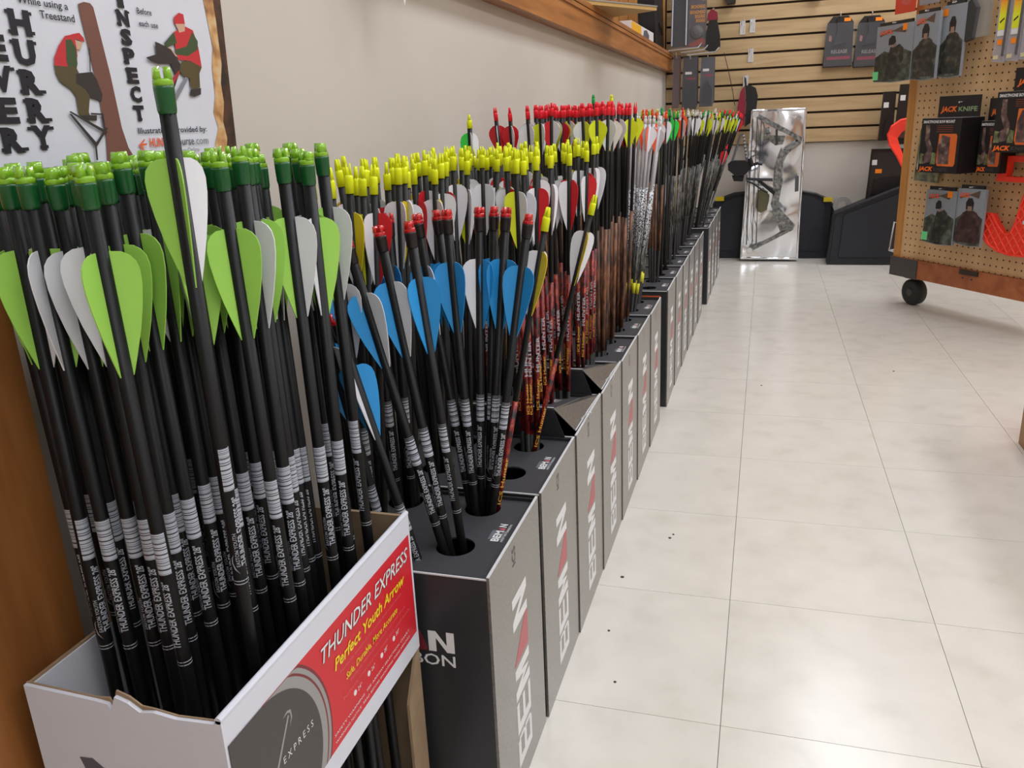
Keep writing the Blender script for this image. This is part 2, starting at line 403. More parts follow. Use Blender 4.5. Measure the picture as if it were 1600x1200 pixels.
BOW= {'panel': [(-0.1015, 0.0115), (0.1852, 0.0087), (0.1842, 0.7678), (-0.073, 0.7695)], 'top_limb': [(-0.0624, 0.7589), (-0.0383, 0.7511), (0.1106, 0.6676), (0.1726, 0.6316), (0.1707, 0.608), (0.105, 0.6476), (-0.051, 0.7315)], 'upper_limb': [(0.173, 0.6248), (0.1711, 0.6012), (0.11, 0.5556), (0.092, 0.5767)], 'riser': [(0.0787, 0.5738), (0.1162, 0.5657), (0.0887, 0.5117), (0.0852, 0.4494), (0.0939, 0.4144), (0.0855, 0.3795), (0.0777, 0.3303), (0.0727, 0.2949), (0.1642, 0.1938), (0.1551, 0.1724), (0.0897, 0.1656), (0.0377, 0.3026), (0.046, 0.345), (0.0456, 0.4225), (0.0458, 0.4852), (0.0601, 0.5401)], 'low_limb': [(0.161, 0.1903), (0.1553, 0.1688), (-0.0531, 0.0562), (-0.0644, 0.071), (0.0771, 0.1403)], 'rest1': [(-0.0832, 0.4396), (0.0416, 0.4331), (0.0437, 0.419), (-0.0826, 0.4255)], 'rest2': [(-0.0337, 0.4208), (-0.0165, 0.4239), (0.0587, 0.366), (0.0513, 0.3485)], 'pouch': [(-0.0244, 0.3676), (-0.0042, 0.3814), (0.029, 0.3383), (0.0217, 0.2743), (-0.0089, 0.2567), (-0.0254, 0.2821)], 'slot': [(0.1517, 0.4374), (0.1704, 0.4404), (0.1722, 0.3638), (0.1547, 0.3606)], 'sight1': [(-0.0145, 0.6759), (0.0086, 0.6885), (0.0167, 0.6611), (-0.0101, 0.6553)], 'sight2': [(0.0174, 0.6475), (0.0919, 0.6413), (0.084, 0.6009), (0.0471, 0.5953), (0.0189, 0.6168)], 'sight3': [(0.0431, 0.6736), (0.0533, 0.6732), (0.0603, 0.6017), (0.0501, 0.602)], 'strip': [(-0.0644, 0.7287), (-0.027, 0.7271), (-0.0262, 0.0931), (-0.0689, 0.0932)]}
def pflat(name, m, pts, w, parent):
    return MB().flat(pts, w, FW).build(name, m, parent)
pflat('scorched_border', M_burn1, BURN1, 0.0, poster)
pflat('charred_border', M_burn2, BURN2, 0.0003, poster)
pflat('scorched_border', M_burn1, [(0.31, 0.714), (0.31, 0.742), (0.42, 0.738), (0.492, 0.7435), (0.5, 0.7385), (0.508, 0.725), (0.53, 0.722), (0.56, 0.7285), (0.6, 0.724), (0.66, 0.73), (0.70, 0.727), (0.735, 0.736), (0.765, 0.73), (0.768, 0.714)], 0.0, poster)
seen = {}
for kind, m, pts in ART:
    seen.setdefault((kind, m), []).append(pts)
nm = {'trunk': 'tree_trunk', 'hunter': 'climbing_hunter', 'stand': 'tree_stand', 'sitter': 'sitting_hunter', 'folded': 'folded_stand', 'logo': 'logo_bow'}
lay = {'trunk': 0.0004, 'hunter': 0.0007, 'stand': 0.0010, 'sitter': 0.0007, 'folded': 0.0010, 'logo': 0.0006}
cnt = 0
for (kind, m), plist in seen.items():
    mb = MB()
    for p in plist:
        cnt += 1
        mb.flat(p, lay[kind] + 0.00002 * cnt, FW)
    mb.build(nm[kind], PR[m], poster)
def pt(s, u, v, h, width=None, m=M_ink, bold=0.0, name='lettering', shear=0.0):
    return MB().text(s, FW, u, v, h, width, 0.0006, bold, shear).build(name, m, poster)
SLAB = {'H': [(0.12, 0), (0.88, 0), (0.12, 1), (0.88, 1)], 'U': [(0.12, 1), (0.88, 1)], 'R': [(0.14, 0), (0.14, 1), (0.90, 0)], 'Y': [(0.10, 1), (0.90, 1), (0.5, 0)],
        'E': [(0.14, 0), (0.14, 1)], 'V': [(0.10, 1), (0.90, 1)], 'I': [(0.5, 0), (0.5, 1)], 'N': [(0.12, 0), (0.12, 1), (0.88, 1)], 'P': [(0.14, 0), (0.14, 1)], 'T': [(0.5, 0)]}
def slab(ch, u, v, w, h):
    mb = MB().text(ch, FW, u + w * 0.05, v, h, w * 0.9, 0.0006, 0.06)
    sw, sh = (0.19 * w if ch != 'I' else 0.48 * w), 0.15 * h
    for k, (a, b) in enumerate(SLAB.get(ch, [])):
        cu, cv = u + a * w, v + b * h - b * sh
        mb.flat([(cu - sw, cv), (cu + sw, cv), (cu + sw, cv + sh), (cu - sw, cv + sh)], 0.00062 + 0.00001 * k, FW)
    mb.build('slab_letter', M_ink, poster)
for s, y, zc in (('H', .5265, .8455), ('U', .5255, .8252), ('R', .5255, .8045), ('R', .526, .7845), ('Y', .5256, .7650), ('E', .4990, .7845), ('R', .4985, .7640), ('V', .5003, .8062), ('E', .5003, .8270)):
    slab(s, y - 0.0105, zc - 0.0078, 0.021, 0.0158)
for s, zc in (('I', .8735), ('N', .8590), ('S', .8440), ('P', .8290), ('E', .8134), ('C', .7982), ('T', .7825)):
    slab(s, .6357 - (0.0075 if s != 'I' else 0.004), zc - 0.0058, 0.015 if s != 'I' else 0.008, 0.0116)
pt('While using a', .528, .8590, .0052, .048, bold=0.01)
pt('Treestand', .5465, .8505, .0056, .034, bold=0.01)
pt('Before', .6545, .8645, .0048, .0185, bold=0.01)
pt('each use', .6545, .8545, .0048, .0245, bold=0.01)
pt('Illustrations provided by:', .6305, .7655, .0050, .0965, bold=0.01)
pt('HUNTER', .6430, .7540, .0072, .0325, m=PR['print_orange'], bold=0.03)
pt('course', .6765, .7540, .0072, .0285, m=M_ink2, bold=0.01)
pt('.com', .7058, .7540, .0072, .0215, m=PR['print_grey'])
pt('Educating Hunters Online', .6430, .7475, .0040, .068, m=PR['print_grey'])

# white pointed paper tag tucked under the rail, and stock lying on the ledge
M_paper = mat('paper_white', (232, 232, 230), 0.6)
pen = thing('pennant', 'white pointed pennant tip hanging into view above the beige wall', 'pennant', (-0.47, 1.113, 0.9156))
fpn = Frame((-0.47, 0, 0), (0, 1, 0), (0, 0, 1))
MB().prism([(1.113, 0.9156), (1.25, 1.30), (0.96, 1.30)], 0.0, 0.0012, fpn).build('sheet', M_paper, pen)
MB().box(0.94, 1.25, 1.3, 1.312, -0.004, 0.005, fpn).build('batten', M_oak, pen)
MB().tube([fpn(0.97, 1.312, 0.001), fpn(0.97, CEIL, 0.001)], 0.0012, 6).tube([fpn(1.22, 1.312, 0.001), fpn(1.22, CEIL, 0.001)], 0.0012, 6).build('cord', M_ink2, pen)
M_yel = mat('print_yellow', (236, 178, 40), 0.4)
M_black = mat('black_plastic', (26, 26, 28), 0.4)
M_grey = mat('grey_card', (150, 148, 142), 0.5)
mg = thing('catalogue', 'thin grey covered catalogue lying across the wooden ledge', 'catalogue', (-0.52, 2.8, 1.0757))
fm = Frame((-0.345, 2.82, 1.0757), Vector((0.5, 0.866, 0)), Vector((-0.866, 0.5, 0)))
MB().box(-0.42, 0.0, 0.0, 0.30, 0.0002, 0.010, fm).build('pages', mat('page_tan', (196, 160, 100), 0.6), mg)
MB().box(-0.422, 0.002, -0.002, 0.30, 0.0102, 0.014, fm).build('cover', M_grey, mg)
bk = thing('boxed_sight', 'yellow and white boxed accessory on the wooden ledge', 'box', (-0.57, 3.9, 1.0757))
fb = Frame((-0.545, 3.62, 1.0757), Vector((0.02, 1, 0)), (0, 0, 1))
MB().box(0.0, 0.62, 0.0, 0.062, -0.10, 0.0, fb).build('carton', mat('carton_white', (226, 226, 228), 0.4), bk)
MB().box(0.005, 0.26, 0.002, 0.060, 0.0, 0.0006, fb).build('yellow_print', M_yel, bk)
MB().prism([(0.30, 0.005), (0.36, 0.004), (0.47, 0.018), (0.48, 0.04), (0.41, 0.058), (0.33, 0.05)], 0.0, 0.0007, fb).build('sight_picture', M_ink2, bk)
MB().box(-0.06, -0.005, 0.0, 0.03, -0.03, -0.002, fb).build('red_cap', mat('red_plastic_cap', (200, 66, 40), 0.4), bk)
sl = thing('black_case', 'black wedge shaped case leaning on the wooden ledge corner', 'case', (-0.6, 4.5, 1.0757))
MB().prism([(4.34, 1.0757), (4.70, 1.0757), (4.60, 1.40), (4.26, 1.40)], -0.08, 0.0, Frame((-0.535, 0, 0), (0, 1, 0), (0, 0, 1))).build('shell', M_black, sl)
MB().tube([(-0.533, 4.45, 1.2), (-0.528, 4.55, 1.17), (-0.533, 4.62, 1.16)], 0.003, 6).build('strap', M_black, sl)

# ------------------------------------------------------------------ arrow cartons
M_side = ramp_mat('carbon_print', [(0.35, (94, 90, 84)), (0.65, (110, 105, 98))], nscale=260.0, detail=1.0, rough=0.36, spec=0.6, coat=0.6)
M_front = mat('carton_black', (44, 44, 47), 0.38, spec=0.5, var=0.1, vscale=300)
M_lid = mat('carton_lid', (66, 66, 70), 0.42, spec=0.5, var=0.1, vscale=200)
M_kraft = ramp_mat('kraft_board', [(0.3, (142, 118, 92)), (0.7, (158, 134, 106))], nscale=40, rough=0.8)
M_cut = mat('cut_board_edge', (206, 206, 208), 0.7)
M_wprint = mat('white_print', (224, 224, 224), 0.45)
M_rprint = mat('faded_red_print', (184, 98, 102), 0.45)
M_gprint = mat('scuffed_dark_print', (84, 82, 78), 0.6)
M_sticker = mat('sticker_film', (112, 114, 122), 0.2)
M_orange_print = mat('orange_print', (196, 92, 48), 0.5)

def block_letter(mb, ch, fr, u, v, w, h, t, d):
    """square-cut logo capitals made of bars"""
    if ch == 'B':
        mb.prism([(u, v), (u + t, v), (u + t, v + h), (u, v + h)], 0, d, fr)
        for a in (0, 0.5, 1):
            y = v + (h - t * 0.8) * a
            mb.prism([(u + t, y), (u + w * 0.9, y), (u + w * 0.9, y + t * 0.8), (u + t, y + t * 0.8)], 0, d, fr)
        mb.prism([(u + w * 0.9, v + t * 0.3), (u + w, v + t * 0.5), (u + w, v + h * 0.46), (u + w * 0.9, v + h * 0.5)], 0, d, fr)
        mb.prism([(u + w * 0.9, v + h * 0.5), (u + w, v + h * 0.56), (u + w, v + h - t * 0.5), (u + w * 0.9, v + h - t * 0.3)], 0, d, fr)
    elif ch == 'E':
        mb.prism([(u, v), (u + t, v), (u + t, v + h), (u, v + h)], 0, d, fr)
        for a in (0, 0.5, 1):
            y = v + (h - t * 0.8) * a
            mb.prism([(u + t, y), (u + w, y), (u + w, y + t * 0.8), (u + t, y + t * 0.8)], 0, d, fr)
    elif ch == 'M':
        mb.prism([(u, v), (u + t, v), (u + t, v + h * 0.62), (u + w / 2, v + h * 0.05), (u + w - t, v + h * 0.62), (u + w - t, v), (u + w, v), (u + w, v + h),
                  (u + w - t, v + h), (u + w / 2, v + h * 0.42), (u + t, v + h), (u, v + h)], 0, d, fr)
    elif ch == 'N':
        mb.prism([(u, v), (u + t, v), (u + t, v + h * 0.68), (u + w - t, v), (u + w, v), (u + w, v + h), (u + w - t, v + h), (u + w - t, v + h * 0.32), (u + t, v + h), (u, v + h)], 0, d, fr)

def ring_plate(mb, fr, u0, u1, v0, v1, c, r, w0, w1, n=24):
    """rectangular plate cell with a round hole"""
    def sq(a):
        dx, dy = math.cos(a), math.sin(a)
        ts = []
        if dx > 1e-9: ts.append((u1 - c[0]) / dx)
        if dx < -1e-9: ts.append((u0 - c[0]) / dx)
        if dy > 1e-9: ts.append((v1 - c[1]) / dy)
        if dy < -1e-9: ts.append((v0 - c[1]) / dy)
        t = min(ts)
        return (c[0] + dx * t, c[1] + dy * t)
    ang = sorted([2 * math.pi * k / n for k in range(n)] + [math.atan2(y - c[1], x - c[0]) % (2 * math.pi) for x in (u0, u1) for y in (v0, v1)])
    m = len(ang)
    V = []
    for w in (w0, w1):
        V += [fr(c[0] + r * math.cos(a), c[1] + r * math.sin(a), w) for a in ang]
        V += [fr(*sq(a), w) for a in ang]
    F = []
    for i in range(m):
        j = (i + 1) % m
        F.append((2 * m + i, 3 * m + i, 3 * m + j, 2 * m + j))      # top
        F.append((i, j, m + j, m + i))                              # bottom
        F.append((i, 2 * m + i, 2 * m + j, j))                      # hole wall
        F.append((m + i, m + j, 3 * m + j, 3 * m + i))              # rim
    mb.add(V, F)

HOLE_R = 0.0215
CARTONS = []
def carton(y0, y1, xf, h, label, lift=0.0, front_text=None, detail=True, depth=0.222, group='grey arrow cartons in the row'):
    x0, x1 = xf - depth, xf
    t = 0.003
    th = thing('arrow_carton', label, 'carton', ((x0 + x1) / 2, (y0 + y1) / 2, 0.0005), group)
    z0 = 0.0005
    MB().box(x0, x1 - t, y0, y0 + t, z0, h).box(x0, x1 - t, y1 - t, y1, z0, h).box(x0, x0 + t, y0 + t, y1 - t, z0, h).box(x0 + t, x1 - t, y0 + t, y1 - t, z0, z0 + t).build('body', M_front, th)
    side = MB().box(x1 - t, x1, y0, y1, z0, h + 0.002).build('side_panel', M_side, th)
    MB().box(x1 - t, x1 - 0.0002, y0, y1, h + 0.002, h + 0.0031).box(x0, x1 - t, y0 - 0.0006, y0 + 0.0012, h - 0.001, h + 0.0005).build('cut_edge', M_cut, th)
    fr = Frame((0, 0, 0), (1, 0, 0), (0, 1, 0))
    zc = h - 0.006
    c_x = (x1 - 0.060, x1 - 0.160); c_y = (y0 + 0.066, y0 + 0.161)
    xm, ym = (c_x[0] + c_x[1]) / 2, (c_y[0] + c_y[1]) / 2
    lid = MB()
    if lift:
        fr = Frame((0, y0, zc), (1, 0, 0), Vector((0, y1 - y0, -lift)))
        fr.o = Vector((0, y0, zc + lift)) - fr.u * y0
        zw = 0.0
    else:
        zw = zc
    if lift:
        for a, b, cx in ((x0 + t, xm, c_x[1]), (xm, x1 - t - 0.03, c_x[0] - 0.012)):
            ring_plate(lid, fr, a, b, y0 + 0.001, ym, (cx, c_y[0]), HOLE_R, zw, zw + 0.002)
            ring_plate(lid, fr, a, b, ym, y1 - t, (cx, c_y[1]), HOLE_R, zw, zw + 0.002)
    else:
        for a, b, cx in ((x0 + t, xm, c_x[1]), (xm, x1 - t, c_x[0])):
            ring_plate(lid, fr, a, b, y0 + t, ym, (cx, c_y[0]), HOLE_R, zw, zw + 0.002)
            ring_plate(lid, fr, a, b, ym, y1 - t, (cx, c_y[1]), HOLE_R, zw, zw + 0.002)
    lo = lid.build('lid', M_lid, th)
    if lift:
        xe = x1 - t - 0.03
        fl = MB()
        a0 = fr(xe, y0 + 0.001, 0.002); a1 = fr(xe, y1 - t, 0.002)
        fl.add([a0, a1, Vector((x1 - 0.002, y1 - t, h + 0.004)), Vector((x1 - 0.004, y0 + 0.012, h + 0.006)),
                a0 - Vector((0, 0, .0015)), a1 - Vector((0, 0, .0015)), Vector((x1 - 0.002, y1 - t, h + 0.0025)), Vector((x1 - 0.004, y0 + 0.012, h + 0.0045))],
               [(3, 2, 1, 0), (4, 5, 6, 7), (0, 1, 5, 4), (1, 2, 6, 5), (2, 3, 7, 6), (3, 0, 4, 7)])
        fl.build('bent_flap', M_side, th)
        zt = zc + lift
        MB().prism([(x0 + t, h - 0.004), (x1 - 0.016, h - 0.004), (x1 - 0.022, h + 0.012), (xe, zt), (x0 + t, zt)], 0.0, 0.0015, Frame((0, y0 + 0.0002, 0), (1, 0, 0), (0, 0, 1))).build('raised_flap', M_front, th)
        MB().tube([fr(x0 + t, y0, 0.003), fr(xe, y0, 0.003)], 0.0009, 6).tube([Vector((x1 - 0.004, y0 + 0.012, h + 0.006)), Vector((x1 - 0.003, (y0 + y1) / 2, h + 0.0075)), Vector((x1 - 0.002, y1 - t, h + 0.0045))], 0.0009, 6).build('torn_edge', M_cut, th)
        MB().tube([Vector((x1 - 0.006, y0 + 0.06, h + 0.006)), Vector((x1 + 0.004, y0 + 0.065, h + 0.016)), Vector((x1 + 0.006, y0 + 0.075, h + 0.012)), Vector((x1 + 0.002, y0 + 0.08, h))], 0.0012, 6).build('torn_curl', M_cut, th)
    if detail:
        # tall logo reading upwards on the aisle side
        fs = Frame((x1, (y0 + y1) / 2 + 0.030, 0.032), (0, 0, 1), (0, -1, 0))
        lw, gap, lh = 0.0405, 0.0058, 0.056
        u = 0
        for ch in 'BEMAN':
            if ch == 'A':
                MB().prism([(u, 0), (u + lw + 0.004, 0.0), (u + lw + 0.006, lh * 0.16), (u + lw * 0.02, lh)], 0.0, 0.0003, fs).build('logo_triangle', M_rprint, th)
            else:
                lb = MB(); block_letter(lb, ch, fs, u, 0, lw, lh, 0.0115, 0.0003)
                lb.build('logo_letter', M_wprint, th)
            u += lw + gap
        fk = Frame((x1, (y0 + y1) / 2 - 0.006, h - 0.030), (0, 0, 1), (0, -1, 0))
        MB().text('ICS', fk, 0, 0, 0.012, 0.022, 0.0003).build('small_mark', M_gprint, th)
        # little label on the lid
        zl = zw + 0.0021
        fl = Frame(fr(x1 - 0.010, y0 + 0.085, 0) * 1.0, (0, 1, 0), (-1, 0, 0)) if not lift else Frame(fr(x1 - 0.046, y0 + 0.08, 0), fr.u, (-1, 0, 0))
        fl.o = fl.o + Vector((0, 0, zl if not lift else 0.0024)) if not lift else fl.o + Vector((0, 0, 0.0024))
        MB().box(0.004, 0.026, 0.004, 0.021, 0.0, 0.0002, fl).build('tape_patch', M_sticker, th)
        MB().text('BEM', fl, 0.0, 0.008, 0.0085, 0.0245, 0.0005, 0.03).text('N', fl, 0.0335, 0.008, 0.0085, 0.0075, 0.0005, 0.03).text('FIRST IN CARBON', fl, 0.0, 0.0025, 0.0028, 0.041, 0.0005).build('label_lettering', M_wprint, th)
        MB().prism([(0.0255, 0.008), (0.0325, 0.008), (0.029, 0.0165)], 0.0002, 0.0005, fl).build('label_triangle', M_rprint, th)
    if front_text:
        front_text(th, x0, x1, y0, h)
    CARTONS.append(dict(x1=x1, y0=y0, y1=y1, h=h, cx=c_x, cy=c_y))
    return th

def front_first(th, x0, x1, y0, h):
    ff = Frame((x1, y0, 0), (1, 0, 0), (0, 0, 1))
    for ch, u_, w_, t_ in (('B', -0.178, 0.026, 0.006), ('E', -0.147, 0.026, 0.006), ('M', -0.117, 0.027, 0.006), ('N', -0.0715, 0.029, 0.0085)):
        lb = MB(); block_letter(lb, ch, ff, u_, 0.2335, w_, 0.0245, t_, 0.0003)
        lb.build('front_letter', M_wprint, th)
    MB().text('CARBON', ff, -0.138, 0.2165, 0.0135, 0.0955, 0.0003, 0.01).build('front_lettering', M_wprint, th)
    MB().prism([(-0.087, 0.2335), (-0.074, 0.2335), (-0.0735, 0.238), (-0.081, 0.2575)], 0, 0.0003, ff).build('front_triangle', mat('dull_red_print', (120, 40, 46), 0.45), th)
def front_orange(th, x0, x1, y0, h):
    ff = Frame((x1, y0, 0), (1, 0, 0), (0, 0, 1))
    a, b, c, d = -0.205, -0.020, h - 0.085, h - 0.012
    mb = MB()
    for q in ((a, b, d - 0.004, d), (a, b, c, c + 0.004), (a, a + 0.004, c + 0.004, d - 0.004), (b - 0.004, b, c + 0.004, d - 0.004)):
        mb.prism([(q[0], q[2]), (q[1], q[2]), (q[1], q[3]), (q[0], q[3])], 0, 0.0003, ff)
    mb.text('CARBON', ff, -0.155, h - 0.050, 0.012, 0.115, 0.0003)
    mb.build('orange_frame', M_orange_print, th)

ORD = ['nearest to the white box', 'second from the white box', 'third from the white box', 'fourth from the white box', 'fifth from the white box', 'sixth from the white box', 'seventh from the white box']
ys = [.686, .888, 1.085, 1.280, 1.475, 1.671, 1.867]
for i, y in enumerate(ys):
    lab = 'dark grey arrow carton with BEMAN lettering, ' + ORD[i]
    if i in (2, 3): lab = 'dark grey arrow carton with lifted torn lid flap, ' + ORD[i]
    carton(y, y + 0.192, -0.245 + 0.0018 * i, 0.326, lab, lift=0.046 if i in (2, 3) else 0.0, front_text=front_first if i == 0 else None)
FAR = ['first', 'second', 'third', 'fourth', 'fifth', 'sixth']
for i in range(6):
    carton(2.166 + 0.197 * i, 2.166 + 0.197 * i + 0.193, -0.228 + 0.002 * i, 0.322,
           'grey arrow carton, ' + FAR[i] + ' behind the gap in the carton row' if i else 'grey arrow carton with orange framed front just behind the gap',
           front_text=front_orange if i == 0 else None, group='grey arrow cartons beyond the gap')
for i in range(4):
    carton(3.492 + 0.205 * i, 3.492 + 0.205 * i + 0.196, -0.206 + 0.002 * i, 0.318,
           'grey arrow carton in the far set that juts out, ' + ['nearest one', 'second one', 'third one', 'last one by the back wall'][i], group='grey arrow cartons at the far end')

# ------------------------------------------------------------------ white open display box
M_wcard = mat('white_card', (212, 214, 224), 0.45, var=0.02)
M_red = mat('label_red', (206, 34, 46), 0.4)
M_ydark = mat('label_yellow', (240, 214, 40), 0.4)
M_charc = mat('label_charcoal', (66, 62, 60), 0.4)
M_lgrey = mat('label_grey', (150, 148, 146), 0.4)
M_mred = mat('label_maroon', (120, 36, 44), 0.4)
M_pink = mat('label_pale_red', (222, 110, 112), 0.4)
WX0, WX1, WY0, WY1, WH = -0.481, -0.3205, 0.367, 0.672, 0.400
wbx = thing('display_box', 'white open cardboard display box with red Thunder Express label', 'box', ((WX0 + WX1) / 2, (WY0 + WY1) / 2, 0.0005))
tt = 0.004
# near panel with torn top edge
top = [(WX0, WH), (WX0 + 0.030, WH - 0.001), (WX0 + 0.060, WH - 0.002), (WX0 + 0.071, WH - 0.003), (WX0 + 0.073, WH - 0.008), (WX0 + 0.078, WH + 0.004), (WX0 + 0.088, WH + 0.001), (WX0 + 0.097, WH - 0.005), (WX0 + 0.108, WH - 0.003), (WX0 + 0.125, WH - 0.005), (WX1, WH - 0.003)]
fn = Frame((0, WY0, 0), (1, 0, 0), (0, 0, 1))
MB().prism([(WX0, 0.0005), (WX1 - tt, 0.0005)] + [(min(x, WX1 - tt), z_) for x, z_ in reversed(top)], -tt + 0.0012, 0.0, fn).build('near_panel', M_wcard, wbx)
MB().prism([(WX0, 0.0005), (WX1 - tt, 0.0005)] + [(min(x, WX1 - tt), z_ + 0.0008 + (0.0025 if 0.06 < x - WX0 < 0.1 else 0)) for x, z_ in reversed(top)], -tt, -tt + 0.0012, fn).build('near_panel_core', M_kraft, wbx)
# far, left panels and floor
MB().box(WX0 + tt, WX1 - tt, WY1 - tt, WY1, 0.0005, WH - 0.002).build('far_panel', M_kraft, wbx)
MB().box(WX0, WX0 + tt - 0.0015, WY0 + tt, WY1, 0.0005, WH).build('wall_side_panel_core', M_kraft, wbx)
MB().box(WX0 + tt - 0.0015, WX0 + tt, WY0 + tt, WY1 - tt, 0.0005, WH - 0.0015).build('wall_side_panel', M_wcard, wbx)
MB().box(WX0 + tt, WX1 - tt, WY0 + tt, WY1 - tt, 0.0005, 0.003).build('bottom', M_kraft, wbx)
# aisle side: printed header band over an open window, kraft uprights below
MB().box(WX1 - tt, WX1, WY0, WY1, 0.2475, WH).build('header_band', M_wcard, wbx)
MB().tube([(WX1 - tt / 2, WY0, WH), (WX1 - tt / 2, WY1, WH)], 0.0026, 10).build('folded_top_edge', M_wcard, wbx)
MB().prism([(WY1 - 0.034, 0.0005), (WY1, 0.0005), (WY1, 0.2474), (WY1 - 0.006, 0.2474), (WY1 - 0.034, 0.20)], -tt, -0.001, Frame((WX1, 0, 0), (0, 1, 0), (0, 0, 1))).build('upright', M_kraft, wbx)
MB().box(WX1 - tt, WX1, WY0, WY1 - 0.034, 0.0005, 0.05).build('lower_band', M_wcard, wbx)
fx = Frame((WX1, 0, 0), (0, 1, 0), (0, 0, 1))
A0, A1, B0, B1 = 0.3695, 0.668, 0.2685, 0.3785
MB().box(A0 + 0.04, A1, B0, B1, 0.0, 0.0002, fx).build('red_print', M_red, wbx)
def clipped_disc(r, cy=0.405, cz=0.306):
    """right half of a disc clipped to the print's top and bottom edge"""
    pts = [(A0, B0), ]
    n = 40
    arc = []
    for k in range(n + 1):
        a = -math.pi / 2 + math.pi * k / n
        y = cy + r * math.cos(a); zz = cz + r * 1.0 * math.sin(a)
        arc.append((y, min(max(zz, B0), B1)))
    out = [(A0, B0)] + arc + [(A0, B1)]
    res = []
    for p in out:
        if not res or (abs(p[0] - res[-1][0]) + abs(p[1] - res[-1][1])) > 1e-6: res.append(p)
    return res
for r, m, w, nme in ((0.0900, M_mred, 0.0003, 'maroon_ring'), (0.0875, M_lgrey, 0.0004, 'grey_ring'), (0.0835, M_mred, 0.0005, 'maroon_ring'), (0.0815, M_lgrey, 0.0006, 'silver_ring'), (0.0730, M_charc, 0.0007, 'charcoal_disc')):
    MB().flat(clipped_disc(r), w, fx).build(nme, m, wbx)
MB().text('THUNDER EXPRESS', fx, 0.4905, 0.3545, 0.0135, 0.172, 0.0006, 0.012, 0.3).build('headline_shadow', M_charc, wbx)
MB().text('THUNDER EXPRESS', fx, 0.4895, 0.3555, 0.0135, 0.172, 0.0009, 0.008, 0.3).build('headline', M_wprint, wbx)
MB().text('Perfect Youth Arrow', fx, 0.507, 0.3365, 0.0105, 0.142, 0.0007, 0.02, 0.25).build('subheading', M_ydark, wbx)
MB().text('Safe, Durable, More Accurate', fx, 0.523, 0.3165, 0.0062, 0.105, 0.0007, 0.01, 0.2).build('slogan', M_ydark, wbx)
mb = MB()
for v, u0, u1 in ((0.3285, 0.515, 0.64), (0.3105, 0.53, 0.645), (0.302, 0.515, 0.655)):
    mb.text('Perfectly matched for youth and small bows', fx, u0, v, 0.0026, u1 - u0, 0.0005)
mb.build('small_print', M_pink, wbx)
mb = MB(); rings = MB()
for k, s in enumerate(('24"', '26"', '28"', '30"')):
    u = 0.535 + 0.027 * k
    mb.text(s, fx, u + 0.005, 0.2925 + 0.0005 * k, 0.004, None, 0.0005)
    rings.prism([(u + 0.0026 * math.cos(a * math.pi / 5), 0.2945 + 0.0026 * math.sin(a * math.pi / 5)) for a in range(10)], 0.0002, 0.0005, fx)
mb.text('SAFETY WARNING  SEE ARROW SELECTION CHART', fx, 0.495, 0.2805, 0.0025, 0.155, 0.0005).text('WARNING NOTICE  READ BEFORE SHOOTING THESE ARROWS', fx, 0.495, 0.2735, 0.0025, 0.155, 0.0005)
mb.build('size_lettering', M_wprint, wbx); rings.build('size_dots', M_wprint, wbx)
MB().text('E X P R E S S', fx, 0.4235, 0.3165, 0.006, 0.043, 0.001).build('disc_lettering', M_wprint, wbx)
sw = MB()
sw.prism([(0.388, 0.316), (0.396, 0.325), (0.404, 0.327), (0.411, 0.323), (0.413, 0.314), (0.410, 0.321), (0.404, 0.3235), (0.397, 0.322)], 0.0007, 0.001, fx)
sw.prism([(0.407, 0.309), (0.410, 0.309), (0.4375, 0.349), (0.436, 0.350)], 0.0007, 0.001, fx)
sw.prism([(0.4365, 0.3395), (0.441, 0.345), (0.4405, 0.352), (0.436, 0.354), (0.4305, 0.352), (0.436, 0.3522), (0.4392, 0.350), (0.4395, 0.345)], 0.0007, 0.001, fx)
sw.prism([(0.392, 0.309), (0.4, 0.313), (0.4105, 0.3185), (0.4, 0.315)], 0.0007, 0.001, fx)
sw.build('swoosh_logo', M_lgrey, wbx)
MB().prism([(-0.4453, 0.3464), (-0.434, 0.3475), (-0.426, 0.341), (-0.405, 0.338), (-0.398, 0.322), (-0.437, 0.320)], 0.0, 0.0003, fn).build('near_print', M_ink2, wbx)

# ------------------------------------------------------------------ arrows
M_carbon = mat('black_shaft', (17, 17, 18), 0.42, spec=0.3)
M_carbon2 = mat('matt_black_shaft', (27, 26, 25), 0.5, spec=0.3)
V_COL = {
 'lime': mat('vane_lime', (160, 214, 92), 0.45, var=0.02), 'white': mat('vane_white', (226, 226, 232), 0.45, var=0.02),
 'blue': mat('vane_blue', (42, 146, 214), 0.45, var=0.02), 'red': mat('vane_red', (206, 30, 40), 0.45, var=0.02),
 'yellow': mat('vane_yellow', (216, 224, 36), 0.45, var=0.02), 'gold': mat('vane_gold', (222, 196, 30), 0.45, var=0.02),
 'cream': mat('vane_cream', (214, 206, 196), 0.45, var=0.02), 'green': mat('vane_green', (60, 220, 80), 0.45, var=0.02),
 'orange': mat('vane_orange', (240, 92, 44), 0.45, var=0.02), 'dred': mat('vane_dark_red', (150, 20, 44), 0.45, var=0.02)}
